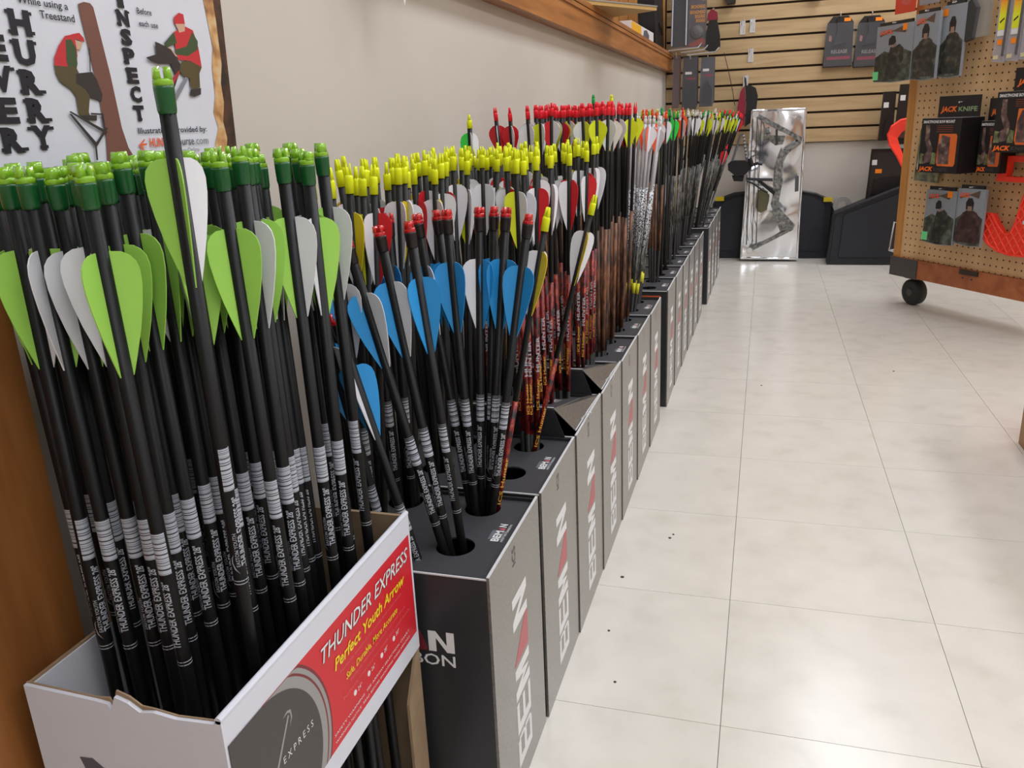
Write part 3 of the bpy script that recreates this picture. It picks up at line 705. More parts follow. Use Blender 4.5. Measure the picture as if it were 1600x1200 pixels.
N_COL = {
 'gtop': mat('nock_clear_green', (156, 216, 48), 0.12, trans=0.3, coat=0.5), 'gcol': mat('nock_collar_green', (20, 84, 40), 0.3, coat=0.2),
 'rtop': mat('nock_clear_red', (226, 30, 34), 0.12, trans=0.3, coat=0.5), 'rcol': mat('nock_collar_black', (30, 22, 22), 0.35),
 'yellow': mat('nock_yellow', (232, 240, 12), 0.4, var=0.02), 'red': mat('nock_red', (244, 34, 52), 0.4, var=0.02),
 'white': mat('nock_white', (226, 224, 220), 0.4), 'green': mat('nock_green', (30, 170, 76), 0.4), 'lgreen': mat('nock_light_green', (70, 214, 90), 0.4),
 'orange': mat('nock_orange', (244, 84, 30), 0.4)}
M_flame = ramp_mat('flame_wrap', [(0.34, (14, 7, 8)), (0.44, (58, 10, 14)), (0.52, (150, 22, 26)), (0.58, (92, 14, 18)), (0.66, (196, 84, 40)), (0.74, (36, 8, 10))], scale=(1, 1, 0.45), nscale=170.0, detail=4.0, rough=0.4)
M_bark = ramp_mat('brown_camo_wrap', [(0.32, (40, 28, 22)), (0.46, (92, 60, 42)), (0.58, (140, 92, 62)), (0.70, (70, 46, 34)), (0.82, (156, 112, 84))], scale=(1, 1, 0.28), nscale=90.0, detail=4.0, rough=0.5)
M_camo = ramp_mat('grey_camo_wrap', [(0.32, (26, 26, 25)), (0.46, (58, 58, 55)), (0.55, (116, 116, 114)), (0.62, (56, 60, 44)), (0.74, (34, 34, 32))], scale=(1, 1, 0.3), nscale=110.0, detail=4.0, rough=0.5)
M_speck = ramp_mat('speckled_white', [(0.44, (30, 30, 32)), (0.50, (214, 216, 222)), (0.8, (226, 228, 232))], nscale=330.0, detail=1.0, rough=0.45)
M_whsh = mat('white_shaft', (206, 206, 212), 0.45)
M_tansh = mat('tan_shaft', (168, 150, 122), 0.5)
M_barc = barcode_mat()
M_shtext = mat('shaft_lettering', (178, 182, 192), 0.5)
M_gold_t = mat('shaft_lettering_gold', (226, 170, 60), 0.5)
M_steel = mat('steel_point', (90, 90, 92), 0.35, metal=0.8)

def cyl(r, z0, z1, n=10, capb=True, capt=True):
    return MB().lathe([(r, z0), (r, z1)], n, WORLD, capb, capt)
def mk(mb, name, m, smooth=True):
    me = mb.mesh(name, smooth=smooth); me.materials.append(m); return me

def vane_mesh(shape, colour, r):
    if shape == 'long':
        ln, pr = 0.078, [(0, 0.0002), (0.013, 0.0044), (0.028, 0.0090), (0.043, 0.0126), (0.056, 0.0148), (0.065, 0.0152), (0.071, 0.0138), (0.0750, 0.0106), (0.0774, 0.0062), (0.078, 0.0002)]
    elif shape == 'para':
        ln, pr = 0.072, [(0, 0.0002), (0.012, 0.0042), (0.026, 0.0084), (0.040, 0.0116), (0.052, 0.0134), (0.060, 0.0136), (0.066, 0.0122), (0.0695, 0.0094), (0.0715, 0.0055), (0.072, 0.0002)]
    elif shape == 'mid':
        ln, pr = 0.058, [(0, 0.0002), (0.012, 0.0048), (0.024, 0.0092), (0.036, 0.0122), (0.045, 0.0126), (0.052, 0.0104), (0.056, 0.0062), (0.058, 0.0002)]
    else:
        ln, pr = 0.054, [(0, 0.0002), (0.016, 0.0072), (0.030, 0.0138), (0.036, 0.0155), (0.042, 0.0150), (0.048, 0.0112), (0.052, 0.0056), (0.054, 0.0002)]
    pts = [(r - 0.0004, 0)] + [(r + h, z) for z, h in pr] + [(r - 0.0004, ln)]
    fr = Frame((0, 0, 0), (1, 0, 0), (0, 0, 1))
    mb = MB().prism(pts, -0.0004, 0.0004, fr)
    return mk(mb, 'vane', V_COL[colour], False), ln

def nock_press(m, r, ln=0.021):
    mb = MB().lathe([(r * 1.08, 0), (r * 1.08, ln * 0.50), (r * 0.95, ln * 0.60)], 10, WORLD, True, True)
    for s in (-1, 1):
        mb.add([(s * 0.0008, -r * .55, ln * .58), (s * r * .92, -r * .5, ln * .58), (s * r * .92, r * .5, ln * .58), (s * 0.0008, r * .55, ln * .58),
                (s * 0.0011, -r * .4, ln), (s * r * .6, -r * .35, ln * .97), (s * r * .6, r * .35, ln * .97), (s * 0.0011, r * .4, ln)],
               [(0, 1, 2, 3), (4, 7, 6, 5), (0, 4, 5, 1), (1, 5, 6, 2), (2, 6, 7, 3), (3, 7, 4, 0)])
    return mk(mb, 'nock', m, True)
def nock_sleeve(mtop, mcol, r):
    col = mk(MB().lathe([(r * 1.02, 0), (r * 1.12, 0.002), (r * 1.20, 0.014), (r * 1.20, 0.0155)], 12), 'nock_collar', mcol)
    mb = MB().lathe([(r * 1.18, 0.0156), (r * 1.15, 0.0185), (r * 1.02, 0.0195)], 12)
    for s in (-1, 1):
        mb.add([(s * 0.0010, -r * .9, .0192), (s * r * 1.08, -r * .7, .0192), (s * r * 1.08, r * .7, .0192), (s * 0.0010, r * .9, .0192),
                (s * 0.0014, -r * .85, .0260), (s * r * .94, -r * .6, .0254), (s * r * .94, r * .6, .0254), (s * 0.0014, r * .85, .0260)],
               [(0, 1, 2, 3), (4, 7, 6, 5), (0, 4, 5, 1), (1, 5, 6, 2), (2, 6, 7, 3), (3, 7, 4, 0)])
    return mk(mb, 'nock', mtop), col

def wrap_text(string, r, z, h, length, bold=0.0, v0=None):
    """lettering wrapped on the shaft, reading upwards, centred on the local -Y side"""
    V, F, W = text2d(string, bold)
    bm = bmesh.new()
    vs_ = [bm.verts.new((x / W * length, y * h - h / 2 + (v0 or 0), 0)) for x, y in V]
    for f in F:
        try: bm.faces.new([vs_[i] for i in f])
        except ValueError: pass
    for c in (-0.5, -0.25, 0, 0.25, 0.5):
        g = bm.verts[:] + bm.edges[:] + bm.faces[:]
        bmesh.ops.bisect_plane(bm, geom=g, plane_co=(0, c * h + (v0 or 0), 0), plane_no=(0, 1, 0))
    bm.verts.index_update()
    mb = MB()
    P = []
    for v in bm.verts:
        th = -v.co.y / r
        P.append((r * 1.035 * math.sin(th), -r * 1.035 * math.cos(th), z + v.co.x))
    mb.add(P, [tuple(v.index for v in f.verts) for f in bm.faces])
    bm.free()
    return mb
def label_sheet(r, z0, z1, half=75):
    mb = MB(); n = 8
    P = []
    for zz in (z0, z1):
        for k in range(n + 1):
            a = math.radians(-half + 2 * half * k / n)
            P.append((r * 1.03 * math.sin(a), -r * 1.03 * math.cos(a), zz))
    mb.add(P, [(k, k + 1, n + 2 + k, n + 1 + k) for k in range(n)])
    return mb

VCACHE = {}
def vane(shape, colour, r):
    k = (shape, colour, round(r, 5))
    if k not in VCACHE: VCACHE[k] = vane_mesh(shape, colour, r)
    return VCACHE[k]

class Arrow:
    pass
def arrow_type(L, r, shape, gap, nock, nlen, segs, prints, collar=None, point=True):
    a = Arrow(); a.L = L; a.r = r; a.shape = shape; a.gap = gap; a.nock = nock; a.nlen = nlen; a.collar = collar
    zt = L - nlen
    a.parts = []
    last = 0.018
    a.parts.append(('point', mk(MB().lathe([(0.0008, 0), (r * 0.9, 0.012), (r * 1.0, 0.018)], 8), 'point', M_steel)))
    for z0, z1, m, nm_ in segs:
        z1 = zt if z1 is None else z1
        a.parts.append((nm_, mk(cyl(r if nm_ == 'shaft' else r * 1.012, z0, z1), nm_, m)))
    for nm_, mb, m in prints:
        a.parts.append((nm_, mk(mb, nm_, m)))
    a.zn = zt
    return a
def place(a, top, thr, cols, label, group, zmin=0.0045, roll=None, vroll=None, slip=True):
    top = Vector(top); thr = Vector(thr)
    u = (top - thr).normalized()
    base = top - u * a.L
    if base.z < zmin:
        base = base + u * ((zmin - base.z) / u.z)
    o = bpy.data.objects.new('arrow', None)
    COL.objects.link(o)
    o.empty_display_size = 0.02
    o['label'] = label; o['category'] = 'arrow'; o['group'] = group
    q = Vector((0, 0, 1)).rotation_difference(u)
    if roll is None: roll = math.radians(random.uniform(-50, 50))
    az = math.atan2(-base.y, -base.x) + math.pi / 2
    o.rotation_mode = 'QUATERNION'
    o.rotation_quaternion = q @ Quaternion((0, 0, 1), az + roll)
    o.location = base
    for nm_, me in a.parts:
        p = bpy.data.objects.new(nm_, me); COL.objects.link(p); p.parent = o
    p = bpy.data.objects.new('nock', a.nock); COL.objects.link(p); p.parent = o; p.location = (0, 0, a.zn)
    p.rotation_euler = (0, 0, random.uniform(0, 3.14))
    if a.collar:
        p2 = bpy.data.objects.new('nock_collar', a.collar); COL.objects.link(p2); p2.parent = o; p2.location = (0, 0, a.zn)
    vr = (math.pi / 2 + random.choice((0, 2.0944, 4.1888)) + random.uniform(-0.75, 0.75)) if vroll is None else vroll
    for k in range(3):
        me, ln = vane(a.shape, cols[k], a.r)
        p = bpy.data.objects.new('vane', me); COL.objects.link(p); p.parent = o
        p.location = (0, 0, a.zn - a.gap - ln)
        p.rotation_euler = (0, 0, vr + k * 2 * math.pi / 3 - az - roll + az)
    return o

r1 = 0.0050
gt, gc = nock_sleeve(N_COL['gtop'], N_COL['gcol'], r1)
rt, rc = nock_sleeve(N_COL['rtop'], N_COL['rcol'], r1)
def thunder_prints(zb):
    tx = wrap_text('THUNDER EXPRESS 28"', r1, zb - 0.058, 0.0050, 0.053, 0.02)
    lo = wrap_text('EASTON YOUTH', r1, zb - 0.058, 0.0026, 0.026, 0.0, 0.0046)
    sw_ = MB()
    for pts in ([(0.0, -0.0045), (0.004, -0.001), (0.009, 0.0006), (0.013, 0.0002), (0.0155, -0.0016), (0.013, -0.0006), (0.009, -0.0003), (0.0045, -0.0018)],
                [(0.0, 0.0032), (0.0009, 0.0036), (0.0185, -0.0042), (0.018, -0.0048)]):
        P = []
        for x, y in pts:
            th = -(y + 0.0085) / r1
            P.append((r1 * 1.035 * math.sin(th), -r1 * 1.035 * math.cos(th), zb - 0.064 + x))
        sw_.add(P, [tuple(range(len(P)))])
    ring = MB().lathe([(r1 * 1.02, zb - 0.070), (r1 * 1.02, zb - 0.0693)], 12, WORLD, False, False).lathe([(r1 * 1.02, zb - 0.0725), (r1 * 1.02, zb - 0.0718)], 12, WORLD, False, False)
    tx.add(lo.v, lo.f)
    return [('barcode_label', label_sheet(r1, zb, zb + 0.032), M_barc), ('lettering', tx, M_shtext), ('emblem', sw_, M_shtext), ('ring_marks', ring, M_shtext)]
T1 = arrow_type(0.742, r1, 'long', 0.025, gt, 0.026, [(0.018, None, M_carbon, 'shaft')], thunder_prints(0.472), gc)
T2 = arrow_type(0.672, r1, 'long', 0.030, rt, 0.026, [(0.018, None, M_carbon, 'shaft')], thunder_prints(0.428), rc)
r3 = 0.0036
def t3(z0=0.34, z1=0.53):
    return [(0.018, z0, M_carbon2, 'shaft'), (z0, z1, M_flame, 'flame_wrap'), (z1, None, M_carbon2, 'shaft')]
T3 = arrow_type(0.722, r3, 'para', 0.022, nock_press(N_COL['yellow'], r3 * 1.1, 0.029), 0.029, t3(), [('lettering', wrap_text('HUNTER', r3, 0.425, 0.0050, 0.050, 0.03), M_shtext), ('small_lettering', wrap_text('ICS Hunter', r3, 0.37, 0.0040, 0.045, 0.02), M_gold_t)])
T3k = arrow_type(0.722, r3, 'para', 0.018, nock_press(N_COL['yellow'], r3 * 1.1, 0.029), 0.029, [(0.018, None, M_carbon2, 'shaft')], [])
T3b = arrow_type(0.682, r3, 'para', 0.022, nock_press(N_COL['yellow'], r3 * 1.15, 0.026), 0.026, t3(0.30, 0.46), [('lettering', wrap_text('ICS Hunter', r3, 0.33, 0.0042, 0.06, 0.02), M_gold_t)])
r4 = 0.0037
T4 = arrow_type(0.785, r4, 'blazer', 0.008, nock_press(N_COL['red'], r4, 0.023), 0.023, [(0.018, 0.325, M_carbon2, 'shaft'), (0.325, 0.56, M_bark, 'camo_wrap'), (0.56, None, M_carbon2, 'shaft')], [])
T5 = arrow_type(0.76, r4, 'blazer', 0.006, nock_press(N_COL['white'], r4, 0.018), 0.018, [(0.018, 0.36, M_carbon2, 'shaft'), (0.36, 0.385, mat('yellow_band', (214, 210, 40), 0.5), 'yellow_band'), (0.385, 0.47, M_camo, 'camo_wrap'), (0.47, 0.60, M_speck, 'speckled_wrap'), (0.60, None, M_whsh, 'shaft')], [])
T6 = {}
for nk in ('green', 'lgreen', 'red', 'orange', 'yellow', 'white'):
    for wrap, m in (('black', M_carbon2), ('camo', M_camo), ('bark', M_bark)):
        segs = [(0.018, 0.40, M_carbon2, 'shaft'), (0.40, 0.58, m, 'camo_wrap'), (0.58, None, M_carbon2, 'shaft')] if wrap != 'black' else [(0.018, None, M_carbon2, 'shaft')]
        T6[nk, wrap] = arrow_type(0.77, r4, 'mid', 0.006, nock_press(N_COL[nk], r4, 0.02), 0.02, segs, [])
T6['tan'] = arrow_type(0.77, r4, 'mid', 0.006, nock_press(N_COL['white'], r4, 0.02), 0.02, [(0.018, 0.42, M_camo, 'camo_wrap'), (0.42, None, M_tansh, 'shaft')], [])

# -- lime and white arrows standing in the white box
G1 = 'lime and white fletched arrows in the white box'
L1 = 'black arrow with green nock and lime and white vanes in the white box'
spots = []
tries = 0
while len(spots) < 54 and tries < 6000:
    tries += 1
    p = (random.uniform(-0.468, -0.336), random.uniform(0.405, 0.640))
    if all((p[0] - q[0]) ** 2 + (p[1] - q[1]) ** 2 > 0.0148 ** 2 for q in spots) and not (p[0] > -0.375 and p[1] < 0.47):
        spots.append(p)
for x, y in spots:
    tx = x + random.uniform(-0.010, 0.004) - 0.004; ty = y + random.uniform(-0.010, 0.010)
    zone = ['by the near panel', 'left of the middle', 'right of the middle', 'by the far panel'][min(3, int((y - 0.405) / 0.059))] + ', ' + ['wall side', 'centre', 'aisle side'][min(2, int((x + 0.468) / 0.0445))]
    place(T1, (tx, ty, 0.748 + random.uniform(-0.006, 0.006)), (x, y, 0.01), ('lime', 'lime', 'white'), 'green nocked lime and white arrow in the white box ' + zone, G1, roll=math.radians(random.uniform(-38, 38)))
place(T1, (-0.337, 0.432, 0.800), (-0.352, 0.448, 0.06), ('lime', 'lime', 'white'), 'lime and white vaned arrow raised above all others before the poster', G1, roll=0.9, vroll=2.75)

# -- blue and white arrows in the nearest carton
G2 = 'blue and white fletched arrows in the nearest carton'
c1 = CARTONS[0]
def hole(c, ci, ri, dx=0.0, dy=0.0):
    return (c['cx'][ci] + dx, c['cy'][ri] + dy, c['h'])
BL = [((-.3829, .72, .6619), hole(c1, 0, 0, -.012, -.008)), ((-.3577, .74, .6714), hole(c1, 0, 0, -.008, -.001)), ((-.3292, .75, .6693), hole(c1, 0, 0, .002, .013)),
      ((-.3545, .83, .6704), hole(c1, 0, 1, -.014, -.004)), ((-.3222, .835, .6736), hole(c1, 0, 1, -.005, -.012)), ((-.2935, .86, .6752), hole(c1, 0, 1, -.004, .006)),
      ((-.2807, .872, .674), hole(c1, 0, 1, .004, .012)), ((-.2654, .868, .6744), hole(c1, 0, 1, .008, .001)), ((-.2387, .86, .6637), hole(c1, 0, 1, .014, -.006)),
      ((-.3914, .715, .6711), hole(c1, 1, 0, .010, -.006)), ((-.4117, .78, .6682), hole(c1, 1, 0, -.006, .012)), ((-.3999, .80, .6657), hole(c1, 1, 1, -.004, -.012)), ((-.3829, .82, .6617), hole(c1, 1, 1, .012, -.006)),
      ((-.338, .845, .672), hole(c1, 0, 1, -.010, .010))]
BL.sort(key=lambda q: q[0][0] / q[0][1])
RANK = ['leftmost', 'second', 'third', 'fourth', 'fifth', 'sixth', 'seventh', 'eighth', 'ninth', 'tenth', 'eleventh', 'twelfth', 'thirteenth', 'rightmost']
for k_, (t, h_) in enumerate(BL):
    place(T2, t, h_, ('blue', 'blue', 'white'), 'clear red nocked arrow with blue and white vanes, ' + RANK[k_] + (' from the left' if 0 < k_ < 13 else ' of its row'), G2, roll=math.radians(random.uniform(-30, 30)))
place(T2, (-0.383, 0.68, 0.597), (-0.340, 0.715, 0.345), ('blue', 'blue', 'white'), 'slipped low blue vaned arrow with red nock beside the white box', G2, roll=0.2, vroll=0.5, zmin=-1)
place(T2, (-0.405, 0.69, 0.615), (-0.375, 0.722, 0.345), ('blue', 'blue', 'white'), 'blue and grey vaned arrow half hidden behind the lime arrows', G2, roll=0.3, vroll=1.3, zmin=-1)

# -- yellow nocked arrows
Y_V = [('red', 'red', 'white'), ('white', 'white', 'gold'), ('white', 'white', 'yellow'), ('white', 'white', 'red'), ('yellow', 'white', 'white'), ('white', 'white', 'white')]
VNAME = {'gold': 'golden', 'dred': 'dark red'}
def fan(c, ci, ri, n, a, ztop, cols, label, group, k=2.2, bias=(0, 0), jit=0.008, rr=0.0155):
    """n arrows through one lid hole, spread like a fan towards the nocks"""
    pts = []; tr_ = 0; md = 0.0078
    while len(pts) < n and tr_ < 4000:
        tr_ += 1
        if tr_ % 800 == 0: md *= 0.93
        ang = random.uniform(0, 6.283); rad = rr * math.sqrt(random.random())
        p = (rad * math.cos(ang), rad * math.sin(ang))
        if all((p[0] - q[0]) ** 2 + (p[1] - q[1]) ** 2 > md * md for q in pts): pts.append(p)
    for p in pts:
        h_ = hole(c, ci, ri, p[0], p[1])
        x = c['cx'][ci] + p[0] * k + bias[0] + random.uniform(-0.003, 0.003)
        y = c['cy'][ri] + p[1] * k + bias[1] + random.uniform(-0.003, 0.003)
        x = max(x, XW + 0.03)
        cc = random.choice(cols)
        aa = random.choice(a) if isinstance(a, (list, tuple)) else a
        uq = []
        for q_ in cc:
            w_ = VNAME.get(q_, q_)
            if w_ not in uq: uq.append(w_)
        lab_ = label.replace('@', ' and '.join(uq)).replace('#', ('wall' if ci else 'aisle') + ' side ' + ('far' if ri else 'near') + ' hole')
        place(aa, (x, y, ztop + random.uniform(-jit, jit)), h_, cc, lab_, group)
NTH = ['first', 'second', 'third', 'fourth', 'fifth', 'sixth', 'seventh']
def cart_name(i):
    return ORD[i]
for i, plan in {0: {(1, 0): 10, (1, 1): 11}, 1: {(0, 1): 8, (1, 0): 12, (1, 1): 12}, 2: {(0, 0): 3, (0, 1): 7, (1, 0): 11, (1, 1): 11}, 3: {(0, 0): 5, (0, 1): 6, (1, 0): 5, (1, 1): 3}}.items():
    for (ci, ri), n in plan.items():
        fan(CARTONS[i], ci, ri, n, (T3k if (ci and i < 2) else ([T3, T3k] if ci else T3)), 0.727, Y_V, 'yellow nocked arrow, @ vanes, # of ' + NTH[i] + ' carton', 'yellow nocked arrows in the carton ' + cart_name(i), k=2.5 if ci else 2.1)
place(T3b, (-.2080, 1.075, .6676), hole(CARTONS[1], 0, 1, 0.012, -0.010), ('white', 'white', 'gold'), 'yellow nocked arrow with flame shaft tilting out over the aisle', 'yellow nocked arrows leaning out', roll=0.1, vroll=0.6)
place(T3b, (-.2233, .88, .6646), hole(c1, 0, 1, 0.017, 0.006), ('white', 'white', 'gold'), 'yellow nocked white vaned arrow leaning out beside the blue vanes', 'yellow nocked arrows leaning out', roll=0.3, vroll=0.9)
place(T6['yellow', 'black'], (-.430, 1.235, .7755), (-.425, 1.215, .30), ('green', 'white', 'white'), 'lone yellow nocked arrow with green vane close to the beige wall', 'single arrows', vroll=2.8)

# -- red nocked arrows with brown camouflage shafts
R_V = [('red', 'white', 'white'), ('yellow', 'yellow', 'white'), ('yellow', 'white', 'white'), ('red', 'red', 'white'), ('yellow', 'cream', 'yellow')]
place(T4, (-.4724, 1.50, .7888), (-.452, 1.545, .33), ('red', 'white', 'red'), 'leftmost red nocked arrow with red and white vanes by the wall', 'red nocked arrows near the wall', vroll=2.6)
place(T4, (-.4461, 1.505, .7832), (-.44, 1.54, .33), ('red', 'white', 'red'), 'second leftmost red nocked arrow with red vanes by the wall', 'red nocked arrows near the wall', vroll=2.9)
for i, plan in {4: {(0, 0): 7, (0, 1): 7, (1, 0): 9, (1, 1): 9}, 5: {(0, 0): 7, (0, 1): 7, (1, 0): 8, (1, 1): 8}, 6: {(1, 0): 7, (1, 1): 7}}.items():
    for (ci, ri), n in plan.items():
        fan(CARTONS[i], ci, ri, n, T4, 0.787, R_V, 'red nocked arrow, @ vanes, # of ' + NTH[i] + ' carton', 'red nocked arrows in the carton ' + cart_name(i), k=2.2, jit=0.006)
for ri_ in (0, 1):
  fan(CARTONS[6], 0, ri_, 7, T5, 0.763, [('orange', 'white', 'white'), ('orange', 'orange', 'white')], 'white shafted arrow with @ vanes, # before the gap', 'white shafted arrows before the gap', k=3.0, bias=(0.026, 0.03))

# -- mixed arrows in the far cartons
KITS = [
 ([T6['lgreen', 'bark'], T6['orange', 'bark'], T6['green', 'black']], [('green', 'white', 'white'), ('orange', 'white', 'white')], 'brown wrapped arrow'),
 ([T6['green', 'black'], T6['green', 'camo']], [('green', 'white', 'green'), ('white', 'green', 'white')], 'green nocked arrow'),
 ([T6['green', 'camo'], T6['red', 'camo'], T6['orange', 'black']], [('green', 'white', 'white'), ('orange', 'orange', 'white')], 'short vaned arrow'),
 ([T6['yellow', 'black'], T6['yellow', 'camo'], T6['tan']], [('yellow', 'white', 'white'), ('white', 'white', 'green')], 'pale nocked arrow'),
 ([T6['red', 'camo'], T6['white', 'camo'], T6['tan']], [('white', 'white', 'yellow'), ('red', 'white', 'white')], 'grey camouflage arrow'),
 ([T6['green', 'camo'], T6['white', 'camo']], [('yellow', 'yellow', 'white'), ('white', 'yellow', 'yellow')], 'camouflage arrow'),
 ([T6['white', 'black'], T6['yellow', 'camo'], T6['green', 'camo']], [('yellow', 'white', 'yellow'), ('white', 'white', 'cream')], 'dark arrow'),
 ([T6['red', 'camo'], T6['green', 'camo']], [('yellow', 'yellow', 'yellow'), ('red', 'white', 'red')], 'camouflage arrow'),
 ([T6['red', 'camo'], T6['white', 'camo']], [('red', 'white', 'white'), ('yellow', 'yellow', 'white')], 'leaning arrow'),
 ([T6['green', 'camo'], T6['red', 'camo']], [('red', 'green', 'white'), ('green', 'white', 'red')], 'leaning arrow')]
for i in range(10):
    c = CARTONS[7 + i]
    arrs, cols, nme = KITS[i]
    where = (FAR[i] + ' carton past gap') if i < 6 else (['first', 'second', 'third', 'last'][i - 6] + ' far carton')
    lean = 0.0 if i < 4 else 0.022 * (i - 3)
    for (ci, ri), n in {(0, 0): 4, (0, 1): 4, (1, 0): 2, (1, 1): 2}.items():
        if i == 0 and (ci, ri) == (0, 0): n = 0
        fan(c, ci, ri, n, arrs, 0.775 - 0.10 * max(0, lean - 0.05), cols, nme + ', @ vanes, # of ' + where, 'arrows in the ' + where, k=2.4, bias=(lean, 0.0), jit=0.012)
place(T6['yellow', 'black'], (-.355, 2.05, .815), (-.35, 2.03, .3), ('yellow', 'white', 'white'), 'tall yellow nocked arrow rising above the red nocks', 'single arrows')
place(T6['green', 'black'], (-.385, 1.98, .815), (-.38, 1.97, .3), ('green', 'white', 'white'), 'tall green nocked arrow rising above the red nocks', 'single arrows')
place(T6['red', 'camo'], (-.150, 3.62, .640), (-.235, 3.58, .32), ('red', 'white', 'red'), 'low leaning arrow with red and white vanes near the bow', 'single arrows', vroll=2.8, zmin=-1)

# ------------------------------------------------------------------ stock on the slat wall
M_chrome = mat('chrome', (226, 228, 232), 0.22, metal=0.75)
M_film = mat('clear_film', (200, 202, 210), 0.08, spec=0.6, alpha=0.05)
M_dkcard = mat('dark_card', (36, 33, 32), 0.35)
M_dkcard2 = mat('smoky_card', (52, 48, 50), 0.25)
M_maroon = mat('maroon_print', (132, 30, 52), 0.4)
M_price = mat('price_sticker', (250, 140, 30), 0.5)
M_neon = mat('neon_red_plastic', (255, 62, 42), 0.35, var=0.02)
M_silver = None
def FBk(y):
    return Frame((0, y, 0), (1, 0, 0), (0, 0, 1))
def hook(x, z, ln, label, group, plate=True):
    h = thing('slatwall_hook', label, 'hook', (x, YB, z), group)
    if plate:
        MB().box(x - 0.013, x + 0.013, z - 0.045, z + 0.02, 0.0005, 0.003, FBk(YB)).build('plate', M_chrome, h)
    MB().tube([(x - 0.004, YB - 0.003, z), (x - 0.004, YB - ln, z + 0.004), (x - 0.004, YB - ln - 0.012, z + 0.018)], 0.0028, 8).build('prong', M_chrome, h)
    if plate:
        MB().tube([(x + 0.006, YB - 0.003, z + 0.03), (x + 0.006, YB - 0.01, z - 0.035)], 0.002, 6).build('clip', M_chrome, h)
    return h
hook(-0.1416, 1.190, 0.06, 'empty chrome hook, upper left of the pair on the slat wall', 'empty chrome slat wall hooks')
hook(-0.093, 1.196, 0.06, 'empty chrome hook, upper right of the pair on the slat wall', 'empty chrome slat wall hooks')
hook(-0.096, 1.055, 0.06, 'empty chrome hook below the pair on the slat wall', 'empty chrome slat wall hooks')
hook(-0.116, 0.925, 0.08, 'chrome hook holding the maroon and black strap', 'empty chrome slat wall hooks')

def blister(x0, x1, z0, z1, label, y=YB - 0.012):
    b = thing('blister_pack', label, 'pack', ((x0 + x1) / 2, y, z0), 'black blister packs on the slat wall')
    f = FBk(y)
    xm = (x0 + x1) / 2
    MB().prism([(x0 - 0.006, z0), (x1 + 0.004, z0), (x1, z0 + 0.04), (x1 - 0.004, z1 - 0.03), (x1 - 0.03, z1), (x0 + 0.03, z1), (x0 + 0.006, z1 - 0.03)], -0.004, 0.02, f).build('card', M_dkcard, b)
    MB().prism([(xm - 0.035, z0 + 0.10), (xm + 0.03, z0 + 0.11), (xm + 0.045, z0 + 0.16), (xm + 0.02, z1 - 0.02), (xm - 0.02, z1 - 0.012), (xm - 0.012, z0 + 0.17)], 0.02, 0.045, f).build('release_aid', M_black, b)
    MB().prism([(xm - 0.050, z0 + 0.125), (xm - 0.038, z0 + 0.120), (xm - 0.036, z0 + 0.145), (xm - 0.048, z0 + 0.15)], 0.02, 0.022, f).build('red_dot', mat('dusty_rose', (170, 110, 106), 0.5), b)
    MB().text('RELEASE', f, x0 + 0.03, z0 + 0.065, 0.016, 0.075, 0.0205, 0.02).build('lettering', M_lgrey, b)
    MB().box(x0 + 0.01, x1 - 0.01, z0 + 0.035, z0 + 0.050, 0.02, 0.021, f).build('red_stripe', M_maroon, b)
    MB().box(xm + 0.015, xm + 0.045, z1 - 0.028, z1 - 0.012, 0.045, 0.046, f).build('price_sticker', M_price, b)
    MB().box(x0 - 0.004, x1 + 0.002, z0 + 0.004, z1 - 0.032, 0.0462, 0.0467, f).build('film', M_film, b)
    hk = hook(xm, z1 - 0.006, 0.07, 'chrome hook holding ' + label, 'loaded slat wall hooks', plate=False)
blister(0.262, 0.392, 0.960, 1.196, 'black blister pack, left of the two on the slat wall')
blister(0.405, 0.535, 0.952, 1.188, 'black blister pack, right of the two beside the camouflage clothing')
for x, zb, w, lab in ((-0.205, 1.290, 0.055, 'dark hanging accessory at the top left of the slat wall'), (0.205, 1.290, 0.06, 'dark hanging accessory at the top middle of the slat wall')):
    t_ = thing('hanging_accessory', lab, 'accessory', (x, YB - 0.01, zb), 'accessories cut by the top edge')
    MB().prism([(x - w * .5, zb + .02), (x - w * .3, zb), (x + w * .45, zb + .004), (x + w * .5, zb + .06), (x + w * .3, zb + .16), (x - w * .4, zb + .16)], -0.006, 0.03, FBk(YB - 0.009)).build('body', M_dkcard, t_)
    MB().tube([(x, YB - 0.002, zb + 0.17), (x, YB - 0.05, zb + 0.172)], 0.003, 6).build('hanger', M_chrome, t_)

# crowded packs beside the left corner
f1 = FBk(4.60)
pk = thing('clam_pack', 'clear clamshell with orange lettered card by the left corner', 'pack', (-0.40, 4.60, 1.09))
MB().box(-0.485, -0.405, 1.095, 1.42, -0.03, 0.0, f1).build('left_tray', M_dkcard2, pk)
MB().box(-0.403, -0.315, 1.090, 1.42, -0.03, 0.0, f1).build('right_tray', mat('mauve_card', (84, 72, 76), 0.3), pk)
MB().prism([(-0.40, 1.092), (-0.317, 1.10), (-0.317, 1.125), (-0.345, 1.13), (-0.40, 1.105)], 0.0, 0.002, f1).build('red_print', mat('rust_print', (150, 60, 34), 0.4), pk)
mbp = MB()
for zz, wd in ((1.270, .07), (1.245, .075), (1.225, .05), (1.205, .045)):
    mbp.text('BROADHEAD', f1, -0.40 + (0.08 - wd), zz, 0.016, wd, 0.002, 0.02)
mbp.build('orange_lettering', mat('amber_print', (226, 150, 40), 0.45), pk)
MB().lathe([(0.035, 0), (0.03, 0.012), (0.012, 0.02)], 14, Frame((-0.36, 4.60, 1.16), (1, 0, 0), (0, 0, 1))).build('product', M_gprint, pk)
MB().box(-0.338, -0.325, 1.305, 1.32, 0.002, 0.003, f1).build('price_sticker', M_price, pk)
